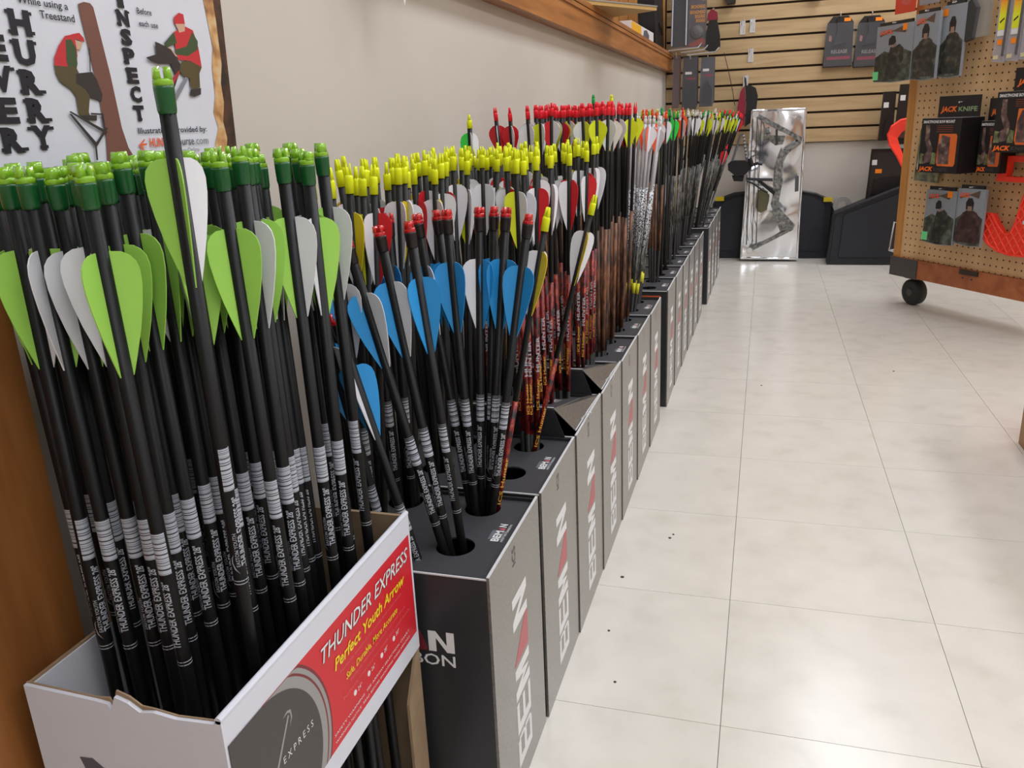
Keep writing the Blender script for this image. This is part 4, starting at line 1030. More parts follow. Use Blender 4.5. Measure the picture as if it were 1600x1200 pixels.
MB().box(-0.488, -0.312, 1.088, 1.42, 0.022, 0.0228, f1).build('film', M_film, pk)
MB().tube([(-0.483, 4.575, 1.10), (-0.478, 4.575, 1.4)], 0.004, 6).tube([(-0.412, 4.575, 1.10), (-0.410, 4.575, 1.4)], 0.004, 6).build('pack_seam', M_film if False else mat('bright_seam', (190, 192, 200), 0.2), pk)
dg_ = thing('black_glove', 'black and maroon glove hanging beside the clamshell', 'glove', (-0.28, 4.6, 1.06))
MB().prism([(-0.318, 1.075), (-0.292, 1.062), (-0.262, 1.062), (-0.243, 1.085), (-0.246, 1.14), (-0.262, 1.21), (-0.300, 1.21), (-0.315, 1.15)], -0.02, 0.01, f1).build('hand', M_black, dg_)
MB().prism([(-0.312, 1.2105), (-0.258, 1.2105), (-0.262, 1.245), (-0.29, 1.262), (-0.308, 1.24)], -0.02, 0.008, f1).build('cuff', M_maroon, dg_)
MB().tube([(-0.285, 4.60, 1.26), (-0.285, 4.70, 1.275), (-0.285, YB, 1.275)], 0.003, 6).build('hanger', M_chrome, dg_)
for k, (xa, xb, zz) in enumerate(((-0.495, -0.330, 1.078), (-0.43, -0.30, 1.066), (-0.40, -0.245, 1.052))):
    t_ = thing('faceout_arm', 'chrome display arm below the clamshell, ' + ['topmost', 'middle', 'lowest'][k] + ' of three', 'rail', (xa, 4.56, zz), 'chrome display arms by the left corner')
    MB().tube([(xa, 4.56, zz), (xb - 0.02, 4.55, zz + 0.006), (xb, 4.545, zz + 0.026)], 0.0034, 8).build('rod', M_chrome, t_)
    MB().tube([(xa, 4.56, zz), (xa, YB, zz + 0.004)], 0.0034, 8).build('bracket', M_chrome, t_)
for k, (x0, x1, z0, z1, m, lab) in enumerate(((-0.478, -0.435, 0.800, 1.055, mat('brown_red_card', (84, 58, 56), 0.4), 'brown narrow pack hanging in the corner above the arrows'), (-0.428, -0.345, 0.790, 1.045, M_dkcard2, 'clear bagged black accessory hanging above the arrows, left one'), (-0.338, -0.262, 0.800, 1.035, mat('grey_clear_card', (74, 74, 80), 0.2), 'clear bagged black accessory hanging above the arrows, right one'))):
    t_ = thing('bagged_accessory', lab, 'pack', ((x0 + x1) / 2, 4.58, z0), 'bagged accessories in the corner')
    f_ = FBk(4.585 - 0.012 * k)
    MB().prism([(x0, z0), (x1 - 0.01, z0), (x1, z0 + 0.03), (x1 - 0.002, z1), (x0 + 0.006, z1)], -0.01, 0.0, f_).build('card', m, t_)
    xm = (x0 + x1) / 2; w = x1 - x0
    if k:
        MB().prism([(xm - w * .35, z0 + .015), (xm + w * .3, z0 + .01), (xm + w * .36, z0 + .08), (xm + w * .05, z0 + .13), (xm - w * .3, z0 + .10)], 0.0, 0.012, f_).build('accessory', M_black, t_)
        MB().box(xm - w * .2, xm + w * .35, z0 + .145, z0 + .155, 0.0, 0.001, f_).build('lettering_strip', M_maroon, t_)
        MB().box(xm - w * .3, xm + w * .1, z0 + .17, z0 + .182, 0.0, 0.001, f_).build('white_strip', M_wprint, t_)
    MB().box(x0 + 0.003, x1 - 0.004, z0 + 0.002, z1 - 0.003, 0.0125, 0.013, f_).build('film', M_film, t_)
    MB().tube([(xm, 4.555, z1 + 0.008), (xm, 4.575, z1 - 0.012)], 0.003, 6).build('hanger_loop', M_chrome, t_)
# maroon and black strap on its hook
f2 = FBk(4.66)
st = thing('release_strap', 'maroon and black wrist strap hanging above the bow pack', 'strap', (-0.095, 4.66, 0.70))
MB().prism([(-0.148, 0.69), (-0.112, 0.70), (-0.108, 0.80), (-0.118, 0.895), (-0.138, 0.865), (-0.150, 0.79)], -0.012, 0.010, f2).build('maroon_pad', M_maroon, st)
MB().prism([(-0.110, 0.69), (-0.075, 0.715), (-0.055, 0.78), (-0.050, 0.84), (-0.062, 0.880), (-0.090, 0.895), (-0.116, 0.893), (-0.106, 0.80)], -0.02, 0.012, f2).build('black_pad', M_black, st)
MB().tube([(-0.112, 4.665, 0.89), (-0.116, 4.67, 0.925), (-0.118, 4.672, 0.932)], 0.005, 6).build('loop', M_black, st)
cd = tag(MB().tube([(-0.228, 4.70, 1.06), (-0.205, 4.70, 0.98), (-0.18, 4.70, 0.88), (-0.165, 4.70, 0.80)], 0.0018, 6).build('cord', M_dkcard, loc=(-0.2, 4.7, 0.8)), 'thin dark cord dangling down the slat wall', 'cord')
# black quiver clipped by the bow pack
f3 = FBk(4.52)
qv = thing('bow_quiver', 'black plastic bow quiver with slotted hood beside the bow pack', 'quiver', (-0.11, 4.52, 0.43))
MB().prism([(-0.182, 0.515), (-0.165, 0.53), (-0.10, 0.528), (-0.062, 0.520), (-0.065, 0.490), (-0.10, 0.455), (-0.14, 0.452), (-0.18, 0.485)], -0.05, 0.02, f3).build('hood', M_black, qv)
MB().prism([(-0.160, 0.455), (-0.10, 0.450), (-0.105, 0.425), (-0.15, 0.428)], -0.045, 0.01, f3).build('hood_base', mat('dark_rubber', (18, 18, 20), 0.6), qv)
MB().tube([(-0.160, 4.50, 0.53), (-0.125, 4.50, 0.655), (-0.110, 4.50, 0.66), (-0.088, 4.50, 0.525)], 0.006, 8).build('frame_rod', M_grey if False else mat('graphite_rod', (92, 92, 96), 0.4), qv)
teeth = MB()
for k in range(7):
    teeth.box(-0.113 + 0.003 * k, -0.103 + 0.003 * k, 0.648 - 0.017 * k, 0.656 - 0.017 * k, 0.024, 0.030, f3)
teeth.build('clip_row', mat('pale_rubber', (170, 170, 172), 0.5), qv)
MB().tube([(-0.065, 4.50, 0.505), (-0.035, 4.50, 0.515), (-0.012, 4.50, 0.510)], 0.008, 8).tube([(-0.075, 4.50, 0.54), (-0.06, 4.50, 0.50)], 0.012, 8).build('mount', M_black, qv)
MB().tube([(-0.085, 4.50, 0.43), (-0.05, 4.495, 0.415), (-0.01, 4.49, 0.385), (0.02, 4.49, 0.37)], 0.005, 8).build('strap', M_black, qv)

# ------------------------------------------------------------------ compound bow in its silver tray
m = bpy.data.materials.new('silver_film'); m.use_nodes = True
nt = m.node_tree; b = nt.nodes['Principled BSDF']
b.inputs['Metallic'].default_value = 0.9; b.inputs['Roughness'].default_value = 0.14
b.inputs['Base Color'].default_value = lin((236, 238, 244))
tc = nt.nodes.new('ShaderNodeTexCoord'); n = nt.nodes.new('ShaderNodeTexNoise'); n.inputs['Scale'].default_value = 5.5; n.inputs['Detail'].default_value = 0.3; n.inputs['Distortion'].default_value = 0.4
nt.links.new(tc.outputs['Object'], n.inputs['Vector'])
bp = nt.nodes.new('ShaderNodeBump'); bp.inputs['Strength'].default_value = 0.8; bp.inputs['Distance'].default_value = 0.07
nt.links.new(n.outputs['Fac'], bp.inputs['Height']); nt.links.new(bp.outputs['Normal'], b.inputs['Normal'])
M_silver = m
M_bowg = ramp_mat('bow_camo', [(0.35, (66, 66, 64)), (0.5, (112, 112, 110)), (0.65, (146, 144, 138))], nscale=60, rough=0.35, spec=0.6)
M_olive = mat('olive_pouch', (96, 92, 66), 0.4)
bw = thing('bow_pack', 'compound bow in a shiny silver blister tray standing on the floor', 'bow', (0.04, 4.6, 0.0))
fb4 = FBk(4.60)
pn = [(p[0], max(p[1], 0.002)) for p in BOW['panel']]
MB().prism(pn, -0.03, 0.0, fb4).build('tray', M_silver, bw)
# crimped rim round the tray
rim = MB()
for i in range(4):
    a, c = pn[i], pn[(i + 1) % 4]
    rim.tube([fb4(a[0], a[1] + (0.006 if a[1] < 0.1 else 0), 0.004), fb4(c[0], c[1] + (0.006 if c[1] < 0.1 else 0), 0.004)], 0.006, 8)
rim.build('tray_rim', M_silver, bw)
for key, nme, mm, d in (('top_limb', 'limb', M_bowg, 0.030), ('upper_limb', 'limb_pocket', M_bowg, 0.028), ('riser', 'riser', M_bowg, 0.036), ('low_limb', 'limb', M_bowg, 0.030), ('rest1', 'cable_guard', mat('bow_dark', (58, 58, 60), 0.35), 0.034), ('rest2', 'arrow_rest', M_black, 0.040),
                        ('pouch', 'accessory_pouch', M_olive, 0.022), ('slot', 'hang_slot', mat('slot_grey', (84, 82, 86), 0.5), 0.0015), ('sight1', 'sight_part', M_bowg, 0.025), ('sight2', 'sight_part', M_bowg, 0.02), ('sight3', 'sight_part', MATS['bow_dark'], 0.03)):
    MB().prism(BOW[key], 0.0005, d, fb4).build(nme, mm, bw)
x_, z_ = BOW['top_limb'][0]
def disc(cx, cz, r, d):
    return MB().prism([(cx + r * math.cos(a * math.pi / 8), cz + r * math.sin(a * math.pi / 8)) for a in range(16)], 0.03, 0.03 + d, fb4)
disc(BOW['top_limb'][0][0] + 0.006, BOW['top_limb'][0][1] - 0.008, 0.016, 0.012).build('cam_wheel', M_chrome, bw)
disc(BOW['low_limb'][2][0] - 0.004, BOW['low_limb'][2][1] + 0.008, 0.014, 0.012).build('cam_wheel', M_chrome, bw)
sx0 = BOW['strip'][0]; sx3 = BOW['strip'][3]; sx1 = BOW['strip'][1]; sx2 = BOW['strip'][2]
MB().tube([fb4(sx0[0] - 0.004, sx0[1], 0.035), fb4(sx3[0] - 0.006, sx3[1], 0.035)], 0.0025, 6).build('bowstring', MATS['bow_dark'], bw)
MB().tube([fb4(sx1[0], sx1[1], 0.03), fb4(sx2[0], sx2[1], 0.03)], 0.002, 6).tube([fb4(sx1[0] - 0.02, sx1[1], 0.03), fb4(sx2[0] - 0.02, sx2[1], 0.03)], 0.002, 6).build('cable', MATS['bow_dark'], bw)

# ------------------------------------------------------------------ black hard cases on the floor
M_case = mat('case_navy_black', (34, 36, 44), 0.5, var=0.12, vscale=20)
M_latch = mat('latch_yellow', (206, 180, 30), 0.4)
def hard_case(name, label, pts, y, d, latches):
    c = thing(name, label, 'case', (sum(p[0] for p in pts) / len(pts), y, 0.001), 'black hard cases along the back wall')
    f = FBk(y)
    MB().prism(pts, -d, 0.0, f).build('shell', M_case, c)
    cx = sum(p[0] for p in pts) / len(pts); cz = sum(p[1] for p in pts) / len(pts)
    ins = [(cx + (p[0] - cx) * .88, cz + (p[1] - cz) * .84) for p in pts]
    MB().prism(ins, 0.0, 0.008, f).build('raised_panel', M_case, c)
    edge = MB()
    for i in range(len(pts)):
        a, b_ = pts[i], pts[(i + 1) % len(pts)]
        if a[1] > 0.05 or b_[1] > 0.05:
            edge.tube([f(a[0], max(a[1], .012), 0.002), f(b_[0], max(b_[1], .012), 0.002)], 0.008, 6)
    edge.build('rim', mat('case_rim', (28, 28, 33), 0.45), c)
    for lx, lz in latches:
        MB().box(lx - 0.022, lx + 0.022, lz - 0.012, lz + 0.010, 0.0105, 0.022, f).build('latch', M_latch, c)
    MB().tube([f(cx - 0.06, cz + 0.01, 0.010), f(cx - 0.05, cz + 0.02, 0.03), f(cx + 0.05, cz + 0.02, 0.03), f(cx + 0.06, cz + 0.01, 0.010)], 0.007, 8).build('handle', M_black, c)
hard_case('hard_case', 'black curved hard case behind the bow pack with yellow latches', [(-0.26, 0.002), (0.345, 0.002), (0.352, 0.275), (0.325, 0.31), (0.26, 0.340), (0.19, 0.354), (-0.07, 0.356), (-0.15, 0.348), (-0.215, 0.325), (-0.255, 0.30)], 4.70, 0.045, [(-0.225, 0.325), (0.325, 0.312)])
hard_case('hard_case', 'black sloping hard case on the floor behind the peg board display', [(0.33, 0.002), (1.25, 0.002), (1.25, 0.42), (0.70, 0.40), (0.60, 0.365), (0.345, 0.255)], 4.50, 0.13, [])
tr_ = thing('tape_roll', 'pale grey tape roll wedged between the two hard cases', 'roll', (0.40, 4.66, 0.0))
MB().lathe([(0.022, 0), (0.045, 0.0), (0.045, 0.04), (0.022, 0.04)], 20, Frame((0.392, 4.665, 0.285), (1, 0, 0), (0, 0, 1)), False, False).build('roll', M_lgrey, tr_)
MB().box(0.37, 0.415, 4.635, 4.68, 0.0, 0.235).build('stand_block', M_case, tr_)
# tall packs and the neon bracket right of the slat wall
for k, (x0, x1, z0, z1, lab) in enumerate(((0.535, 0.60, 0.60, 0.83, 'narrow dark pack hanging right of the slat wall, left one'), (0.605, 0.70, 0.58, 0.86, 'dark pack hanging right of the slat wall beside the display'), (0.50, 0.70, 0.315, 0.56, 'grey wire framed pack standing above the sloping hard case'))):
    t_ = thing('hanging_pack', lab, 'pack', ((x0 + x1) / 2, 4.62, z0), 'dark packs right of the slat wall')
    f_ = FBk(4.64 - 0.02 * k)
    MB().prism([(x0, z0), (x1, z0), (x1, z1), (x0 + 0.008, z1)], -0.015, 0.01, f_).build('card', M_dkcard if k < 2 else M_dkcard2, t_)
    MB().box(x0 + 0.012, x0 + 0.035, z1 - 0.075, z1 - 0.05, 0.01, 0.011, f_).build('white_sticker', M_wprint, t_)
    MB().prism([(x0 + .02, z0 + .03), (x1 - .01, z0 + .03), (x1 - .02, z0 + .12), (x0 + .03, z0 + .10)], 0.01, 0.02, f_).build('contents', M_black if k != 1 else mat('dark_brown_part', (74, 42, 36), 0.5), t_)
    if k == 2:
        MB().box(x0 + .03, x0 + .06, z0 + .13, z0 + .15, 0.01, 0.011, f_).build('price_sticker', M_price, t_)
        MB().tube([f_(x0, z0, 0.012), f_(x0 + .008, z1, 0.012), f_(x1, z1, 0.012)], 0.006, 6).build('wire_edge', M_dkcard, t_)
nb = thing('neon_scoop', 'neon red plastic scoop shaped bracket behind the display edge', 'bracket', (0.62, 4.5, 0.45))
fnb = FBk(4.46)
def fan_shell(pts0, pts1, th_):
    mb = MB(); n_ = len(pts0)
    V = [fnb(a[0], a[1], a[2]) for a in pts0] + [fnb(a[0], a[1], a[2]) for a in pts1] + [fnb(a[0], a[1], a[2] - th_) for a in pts0] + [fnb(a[0], a[1], a[2] - th_) for a in pts1]
    F = []
    for i in range(n_ - 1):
        F.append((i, i + 1, n_ + i + 1, n_ + i)); F.append((2 * n_ + i, 3 * n_ + i, 3 * n_ + i + 1, 2 * n_ + i + 1))
        F.append((i, 2 * n_ + i, 2 * n_ + i + 1, i + 1)); F.append((n_ + i, n_ + i + 1, 3 * n_ + i + 1, 3 * n_ + i))
    F.append((0, n_, 3 * n_, 2 * n_)); F.append((n_ - 1, 3 * n_ - 1, 4 * n_ - 1, 2 * n_ - 1))
    return mb.add(V, F)
fan_shell([(0.66, 0.705, 0.02), (0.60, 0.695, 0.05), (0.56, 0.668, 0.07), (0.548, 0.635, 0.07), (0.56, 0.59, 0.06), (0.60, 0.535, 0.04), (0.645, 0.46, 0.0)],
          [(0.68, 0.665, 0.05), (0.64, 0.660, 0.02), (0.615, 0.640, 0.01), (0.60, 0.615, 0.01), (0.61, 0.585, 0.01), (0.63, 0.54, 0.01), (0.66, 0.46, 0.0)], 0.006).build('scoop', M_neon, nb)
MB().tube([fnb(0.66, 0.706, 0.022), fnb(0.60, 0.697, 0.052), fnb(0.56, 0.67, 0.072), fnb(0.548, 0.635, 0.072), fnb(0.56, 0.59, 0.062), fnb(0.60, 0.535, 0.042), fnb(0.645, 0.46, 0.002)], 0.005, 8).build('rim', M_neon, nb)

# ------------------------------------------------------------------ rolling pegboard display
DO = Vector((0.522, 3.59, 0.0))
FD = Frame(DO, Vector((0.557, -0.8305, 0)), (0, 0, 1))          # u along the board, v up, normal to the aisle
M_peg = peg_mat()
M_rail = ramp_mat('red_oak_rail', [(0.3, (152, 82, 44)), (0.6, (180, 104, 58)), (0.85, (196, 122, 72))], scale=(8, 8, 8), nscale=2.5, detail=5, rough=0.4, distort=0.5)
M_bracket = mat('grey_steel', (78, 74, 72), 0.5, spec=0.4)
M_wheel = mat('wheel_rubber', (40, 44, 42), 0.6)
SW = 1.25
dp = thing('display_stand', 'rolling pegboard display stand with wooden rail and black casters', 'display', tuple(DO))
peg = MB().box(0.018, SW, 0.19, 1.95, -0.006, 0.0, FD).build('pegboard', M_peg, dp)
uvl = peg.data.uv_layers.new(name='UVMap')
for lp in peg.data.loops:
    co = peg.data.vertices[lp.vertex_index].co + ROOT[peg.name] - DO
    uvl.data[lp.index].uv = (co.dot(FD.r), co.z)
MB().box(0.018, SW, 0.19, 1.95, -0.105, -0.099, FD).build('rear_pegboard', mat('rear_board', (170, 128, 80), 0.6), dp)
MB().box(-0.014, 0.0175, 0.19, 1.97, -0.11, 0.006, FD).build('edge_post', M_pine, dp)
MB().box(SW, SW + 0.03, 0.19, 1.97, -0.11, 0.006, FD).build('edge_post', M_pine, dp)
MB().box(-0.014, SW + 0.03, 1.97, 2.0, -0.11, 0.006, FD).build('top_rail', M_pine, dp)
MB().box(0.0, SW + 0.03, 0.118, 0.1895, -0.11, 0.012, FD).build('bottom_rail', M_rail, dp)
MB().box(-0.004, 0.125, 0.117, 0.1898, 0.0122, 0.016, FD).box(-0.016, -0.0042, 0.117, 0.1898, -0.10, 0.016, FD).build('corner_bracket', M_bracket, dp)
MB().box(0.332, 0.412, 0.172, 0.1895, 0.0122, 0.018, FD).build('label_holder', mat('dark_steel', (58, 44, 38), 0.5), dp)
for u in (0.345, 0.385):
    MB().lathe([(0.004, 0), (0.003, 0.002)], 8, Frame(FD(u, 0.158, 0.0122), FD.r, FD.u)).build('screw', M_bracket, dp)
for u, w in ((0.062, -0.045), (SW - 0.05, -0.045)):
    wh = MB()
    fw = Frame(FD(u, 0.0525, w), FD.r * 0.8 + FD.n * 0.0, FD.u)
    wh.lathe([(0.040, -0.022), (0.051, -0.016), (0.051, 0.016), (0.040, 0.022)], 20, fw)
    wo = wh.build('caster_wheel', M_wheel, dp, smooth=True)
    MB().lathe([(0.016, 0.022), (0.014, 0.026)], 12, fw).build('hub', M_bracket, wo)
    MB().box(u - 0.03, u + 0.03, 0.106, 0.1175, w - 0.026, w + 0.026, FD).build('caster_fork', M_bracket, dp)
# wire shelf clip on the left edge
MB().tube([FD(-0.018, 0.312, -0.02), FD(-0.055, 0.318, -0.02), FD(-0.066, 0.215, -0.02), FD(-0.07, 0.203, -0.02), FD(-0.018, 0.198, -0.02)], 0.003, 6).tube([FD(-0.07, 0.203, -0.02), FD(-0.07, 0.203, -0.09), FD(-0.018, 0.2, -0.09)], 0.003, 6).build('wire_clip', M_chrome, dp)

def clothing_pack(s0, s1, z0, z1, off, label, fig=0, sticker=None, green=False, logo=True, skew=0.0):
    t_ = thing('clothing_pack', label, 'pack', tuple(FD((s0 + s1) / 2, z0, off)), 'camouflage clothing packs on the display')
    sky = mat('print_sky', (142, 147, 154), 0.35)
    f_ = Frame(FD(0, 0, off), FD.r, FD.u + FD.r * skew)
    w, h = s1 - s0, z1 - z0
    def q(a, b): return (s0 + a * w, z0 + b * h)
    MB().prism([q(0, 0.03), q(.5, 0), q(1, 0.02), q(1, 1), q(0, 1)], -0.012, 0.0, f_).build('bag', sky, t_)
    camo = ramp_mat('print_forest', [(0.35, (34, 36, 30)), (0.52, (66, 70, 56)), (0.66, (100, 108, 100)), (0.8, (46, 44, 34))], nscale=30, rough=0.35)
    MB().flat([q(0, .04), q(.5, .012), q(1, .03), q(1, .50), q(.8, .56), q(.5, .50), q(.25, .56), q(0, .46)], 0.0005, f_).build('forest_print', camo, t_)
    dark = ramp_mat('print_figure', [(0.35, (28, 30, 28)), (0.55, (52, 52, 46)), (0.7, (92, 88, 74)), (0.8, (40, 38, 34))], nscale=45, rough=0.35) if fig != 2 else ramp_mat('print_figure_brown', [(0.35, (44, 28, 28)), (0.6, (76, 50, 48)), (0.75, (104, 76, 70))], nscale=45, rough=0.35)
    if fig == 0:
        body = [(.30, .06), (.62, .06), (.80, .40), (.78, .58), (.66, .66), (.55, .62), (.42, .62), (.36, .46)]
        head = [(.36, .66), (.36, .76), (.44, .82), (.53, .80), (.56, .70), (.50, .66)]
        face = [(.46, .60), (.56, .62), (.58, .68), (.50, .66)]
    else:
        body = [(.06, .06), (.92, .06), (.96, .46), (.76, .60), (.62, .63), (.42, .63), (.26, .58), (.10, .40)]
        head = [(.36, .64), (.34, .76), (.42, .84), (.56, .84), (.64, .76), (.62, .64)]
        face = [(.42, .62), (.58, .62), (.58, .70), (.42, .70)]
    MB().flat([q(*p) for p in body], 0.0009, f_).build('figure_print', dark, t_)
    MB().flat([q(*p) for p in head], 0.0011, f_).build('cap_print', mat('print_cap', (36, 32, 32), 0.4), t_)
    MB().flat([q(*p) for p in face], 0.0013, f_).build('face_print', mat('print_face', (150, 116, 100), 0.4), t_)
    if logo:
        MB().flat([q(.08, .86), q(.45, .90), q(.82, .98), q(.80, .84), q(.45, .89), q(.10, .82)], 0.0008, f_).build('logo_bow_tie', mat('print_logo_brown', (96, 74, 58), 0.4), t_)
        MB().text('LOCK', f_, *q(.10, .855), h * 0.07, w * 0.36, 0.0014, 0.04).build('logo_lettering', mat('print_logo_orange', (240, 96, 44), 0.4), t_)
    if sticker:
        MB().box(q(sticker[0], 0)[0], q(sticker[0], 0)[0] + 0.022, q(0, sticker[1])[1], q(0, sticker[1])[1] + 0.022, 0.0012, 0.0018, f_).build('price_sticker', M_price, t_)
    if green:
        MB().box(s0 - 0.004, s0 + 0.024, z0 + 0.012, z0 + 0.042, 0.001, 0.0018, f_).build('green_tag', mat('mint_tag', (116, 220, 146), 0.5), t_)
    MB().box(s0 + 0.01, s1 - 0.01, z1, z1 + 0.012, -0.010, -0.002, f_).build('hanger_strip', M_dkcard, t_)
    sm = (s0 + s1) / 2
    MB().tube([FD(sm, z1 + 0.006, 0.0), FD(sm, z1 + 0.006, off + 0.012)], 0.0028, 6).build('peg_hook', M_chrome, t_)
clothing_pack(-0.10, 0.085, 0.845, 1.045, 0.10, 'clothing pack with hunter seen from the side, left of the top three', 0, (.72, .88), True)
clothing_pack(0.088, 0.20, 0.843, 1.066, 0.098, 'clothing pack with facing hunter, middle of the top three', 1)
clothing_pack(0.19, 0.288, 0.845, 1.08, 0.075, 'dark clothing pack with hunter, right of the top three', 1, (.02, .86), logo=False)
clothing_pack(0.208, 0.345, 0.275, 0.468, 0.082, 'clothing pack with hunter seen from the side below the knife boxes', 0, (.72, .88), True)
clothing_pack(0.347, 0.462, 0.285, 0.480, 0.078, 'reddish clothing pack beside the neon hook', 2)
gl = thing('glove_pair', 'dark gloves hanging behind the top clothing packs', 'gloves', tuple(FD(0.24, 0.97, 0.05)))
MB().prism([(0.175, 0.975), (0.26, 0.965), (0.268, 1.06), (0.25, 1.09), (0.2, 1.09), (0.178, 1.04)], 0.055, 0.061, FD).build('glove', mat('glove_charcoal', (58, 56, 54), 0.8), gl)
MB().prism([(0.272, 0.955), (0.312, 0.962), (0.322, 1.06), (0.30, 1.09), (0.28, 1.07)], 0.05, 0.07, FD).build('glove', MATS['glove_charcoal'], gl)
MB().tube([FD(0.24, 1.088, 0.0), FD(0.24, 1.088, 0.075)], 0.0028, 6).build('peg_hook', M_chrome, gl)
for k, (s0, s1, z0, z1, m, lab) in enumerate(((-0.07, 0.03, 1.085, 1.2, mat('card_orange_red', (214, 70, 40), 0.4), 'orange red carded item above the clothing packs'), (0.05, 0.14, 1.10, 1.22, mat('card_pale', (150, 146, 150), 0.3), 'pale carded item at the top beside the orange card'), (0.145, 0.225, 1.115, 1.24, mat('card_blue', (60, 66, 120), 0.4), 'small blue and pink carded item at the top of the display'))):
    t_ = thing('carded_item', lab, 'card', tuple(FD((s0 + s1) / 2, z0, 0.05)), 'carded items at the top of the display')
    MB().prism([(s0, z0), (s1, z0), (s1, z1), (s0, z1)], 0.05, 0.054, FD).build('card', m, t_)
    MB().lathe([(0.022, 0), (0.018, 0.012)], 12, Frame(FD((s0 + s1) / 2 + 0.01, z0 + 0.045, 0.0541), FD.r, FD.u)).build('blister', M_film, t_)
    MB().tube([FD((s0 + s1) / 2, z1 - 0.008, 0.0), FD((s0 + s1) / 2, z1 - 0.008, 0.06)], 0.0028, 6).build('peg_hook', M_chrome, t_)
# clear bag
t_ = thing('parts_bag', 'clear bag with black part and orange price sticker on the pegboard', 'bag', tuple(FD(0.31, 0.97, 0.05)))
MB().prism([(0.248, 0.972), (0.30, 0.966), (0.372, 0.970), (0.368, 1.12), (0.244, 1.13)], 0.048, 0.050, FD).build('back_sheet', mat('bag_grey', (150, 142, 128), 0.3), t_)
MB().prism([(0.262, 0.99), (0.275, 0.985), (0.285, 1.035), (0.297, 1.05), (0.29, 1.075), (0.268, 1.07), (0.27, 1.04)], 0.0505, 0.062, FD).build('black_part', M_black, t_)
MB().box(0.288, 0.318, 1.030, 1.048, 0.0625, 0.0632, FD).build('price_sticker', M_price, t_)
MB().box(0.266, 0.286, 0.985, 0.998, 0.0505, 0.0515, FD).build('white_tag', M_wprint, t_)
MB().prism([(0.246, 0.970), (0.374, 0.968), (0.370, 1.12), (0.242, 1.13)], 0.0640, 0.0645, FD).build('film', M_film, t_)
MB().tube([FD(0.305, 1.11, 0.0), FD(0.305, 1.11, 0.07)], 0.0028, 6).build('peg_hook', M_chrome, t_)
# long tube packs
M_tube = mat('clear_tube', (186, 184, 194), 0.15, spec=0.6, alpha=0.55)
lab_m = bpy.data.materials.new('sunset_label'); lab_m.use_nodes = True
nt = lab_m.node_tree; b = nt.nodes['Principled BSDF']; b.inputs['Roughness'].default_value = 0.4
tc = nt.nodes.new('ShaderNodeTexCoord'); sp = nt.nodes.new('ShaderNodeSeparateXYZ'); rp = nt.nodes.new('ShaderNodeValToRGB')
nt.links.new(tc.outputs['Generated'], sp.inputs[0]); nt.links.new(sp.outputs[2], rp.inputs[0]); nt.links.new(rp.outputs[0], b.inputs['Base Color'])
rp.color_ramp.elements[0].color = lin((226, 232, 40)); rp.color_ramp.elements[0].position = 0.35
rp.color_ramp.elements[1].color = lin((246, 70, 40)); rp.color_ramp.elements[1].position = 0.9
for k in range(3):
    s0 = 0.400 + 0.052 * k
    t_ = thing('tube_pack', 'long clear tube pack with sunset coloured label, ' + ['left', 'middle', 'right'][k] + ' of the three on the pegboard', 'pack', tuple(FD(s0 + 0.02, 0.885, 0.05)), 'long tube packs on the display')
    MB().prism([(s0 - 0.006, 0.885), (s0 + 0.042, 0.880), (s0 + 0.042, 1.12), (s0, 1.12)], 0.040, 0.052, FD).build('tube', M_tube, t_)
    MB().box(s0 + 0.004, s0 + 0.036, 0.980, 1.10, 0.0525, 0.0532, FD).build('label', lab_m, t_)
    MB().box(s0 + 0.004, s0 + 0.036, 0.962, 0.9795, 0.0525, 0.0532, FD).build('white_panel', M_wprint, t_)
    MB().prism([(s0 + 0.01, 1.0), (s0 + 0.026, 1.012), (s0 + 0.024, 1.016), (s0 + 0.009, 1.005)], 0.0533, 0.0537, FD).build('label_mark', M_ink, t_)
    MB().box(s0 + 0.008, s0 + 0.028, 0.935, 0.951, 0.0525, 0.0532, FD).build('price_sticker', M_price, t_)
    MB().box(s0 - 0.001, s0 + 0.018, 0.892, 0.904, 0.0525, 0.0532, FD).build('cream_tag', mat('cream_tag', (216, 206, 160), 0.5), t_)
    MB().tube([FD(s0 + 0.036, 0.90, 0.056), FD(s0 + 0.040, 1.1, 0.056)], 0.0035, 6).build('shaft', M_gprint, t_)
    MB().tube([FD(s0 + 0.02, 1.11, 0.0), FD(s0 + 0.02, 1.11, 0.06)], 0.0028, 6).build('peg_hook', M_chrome, t_)

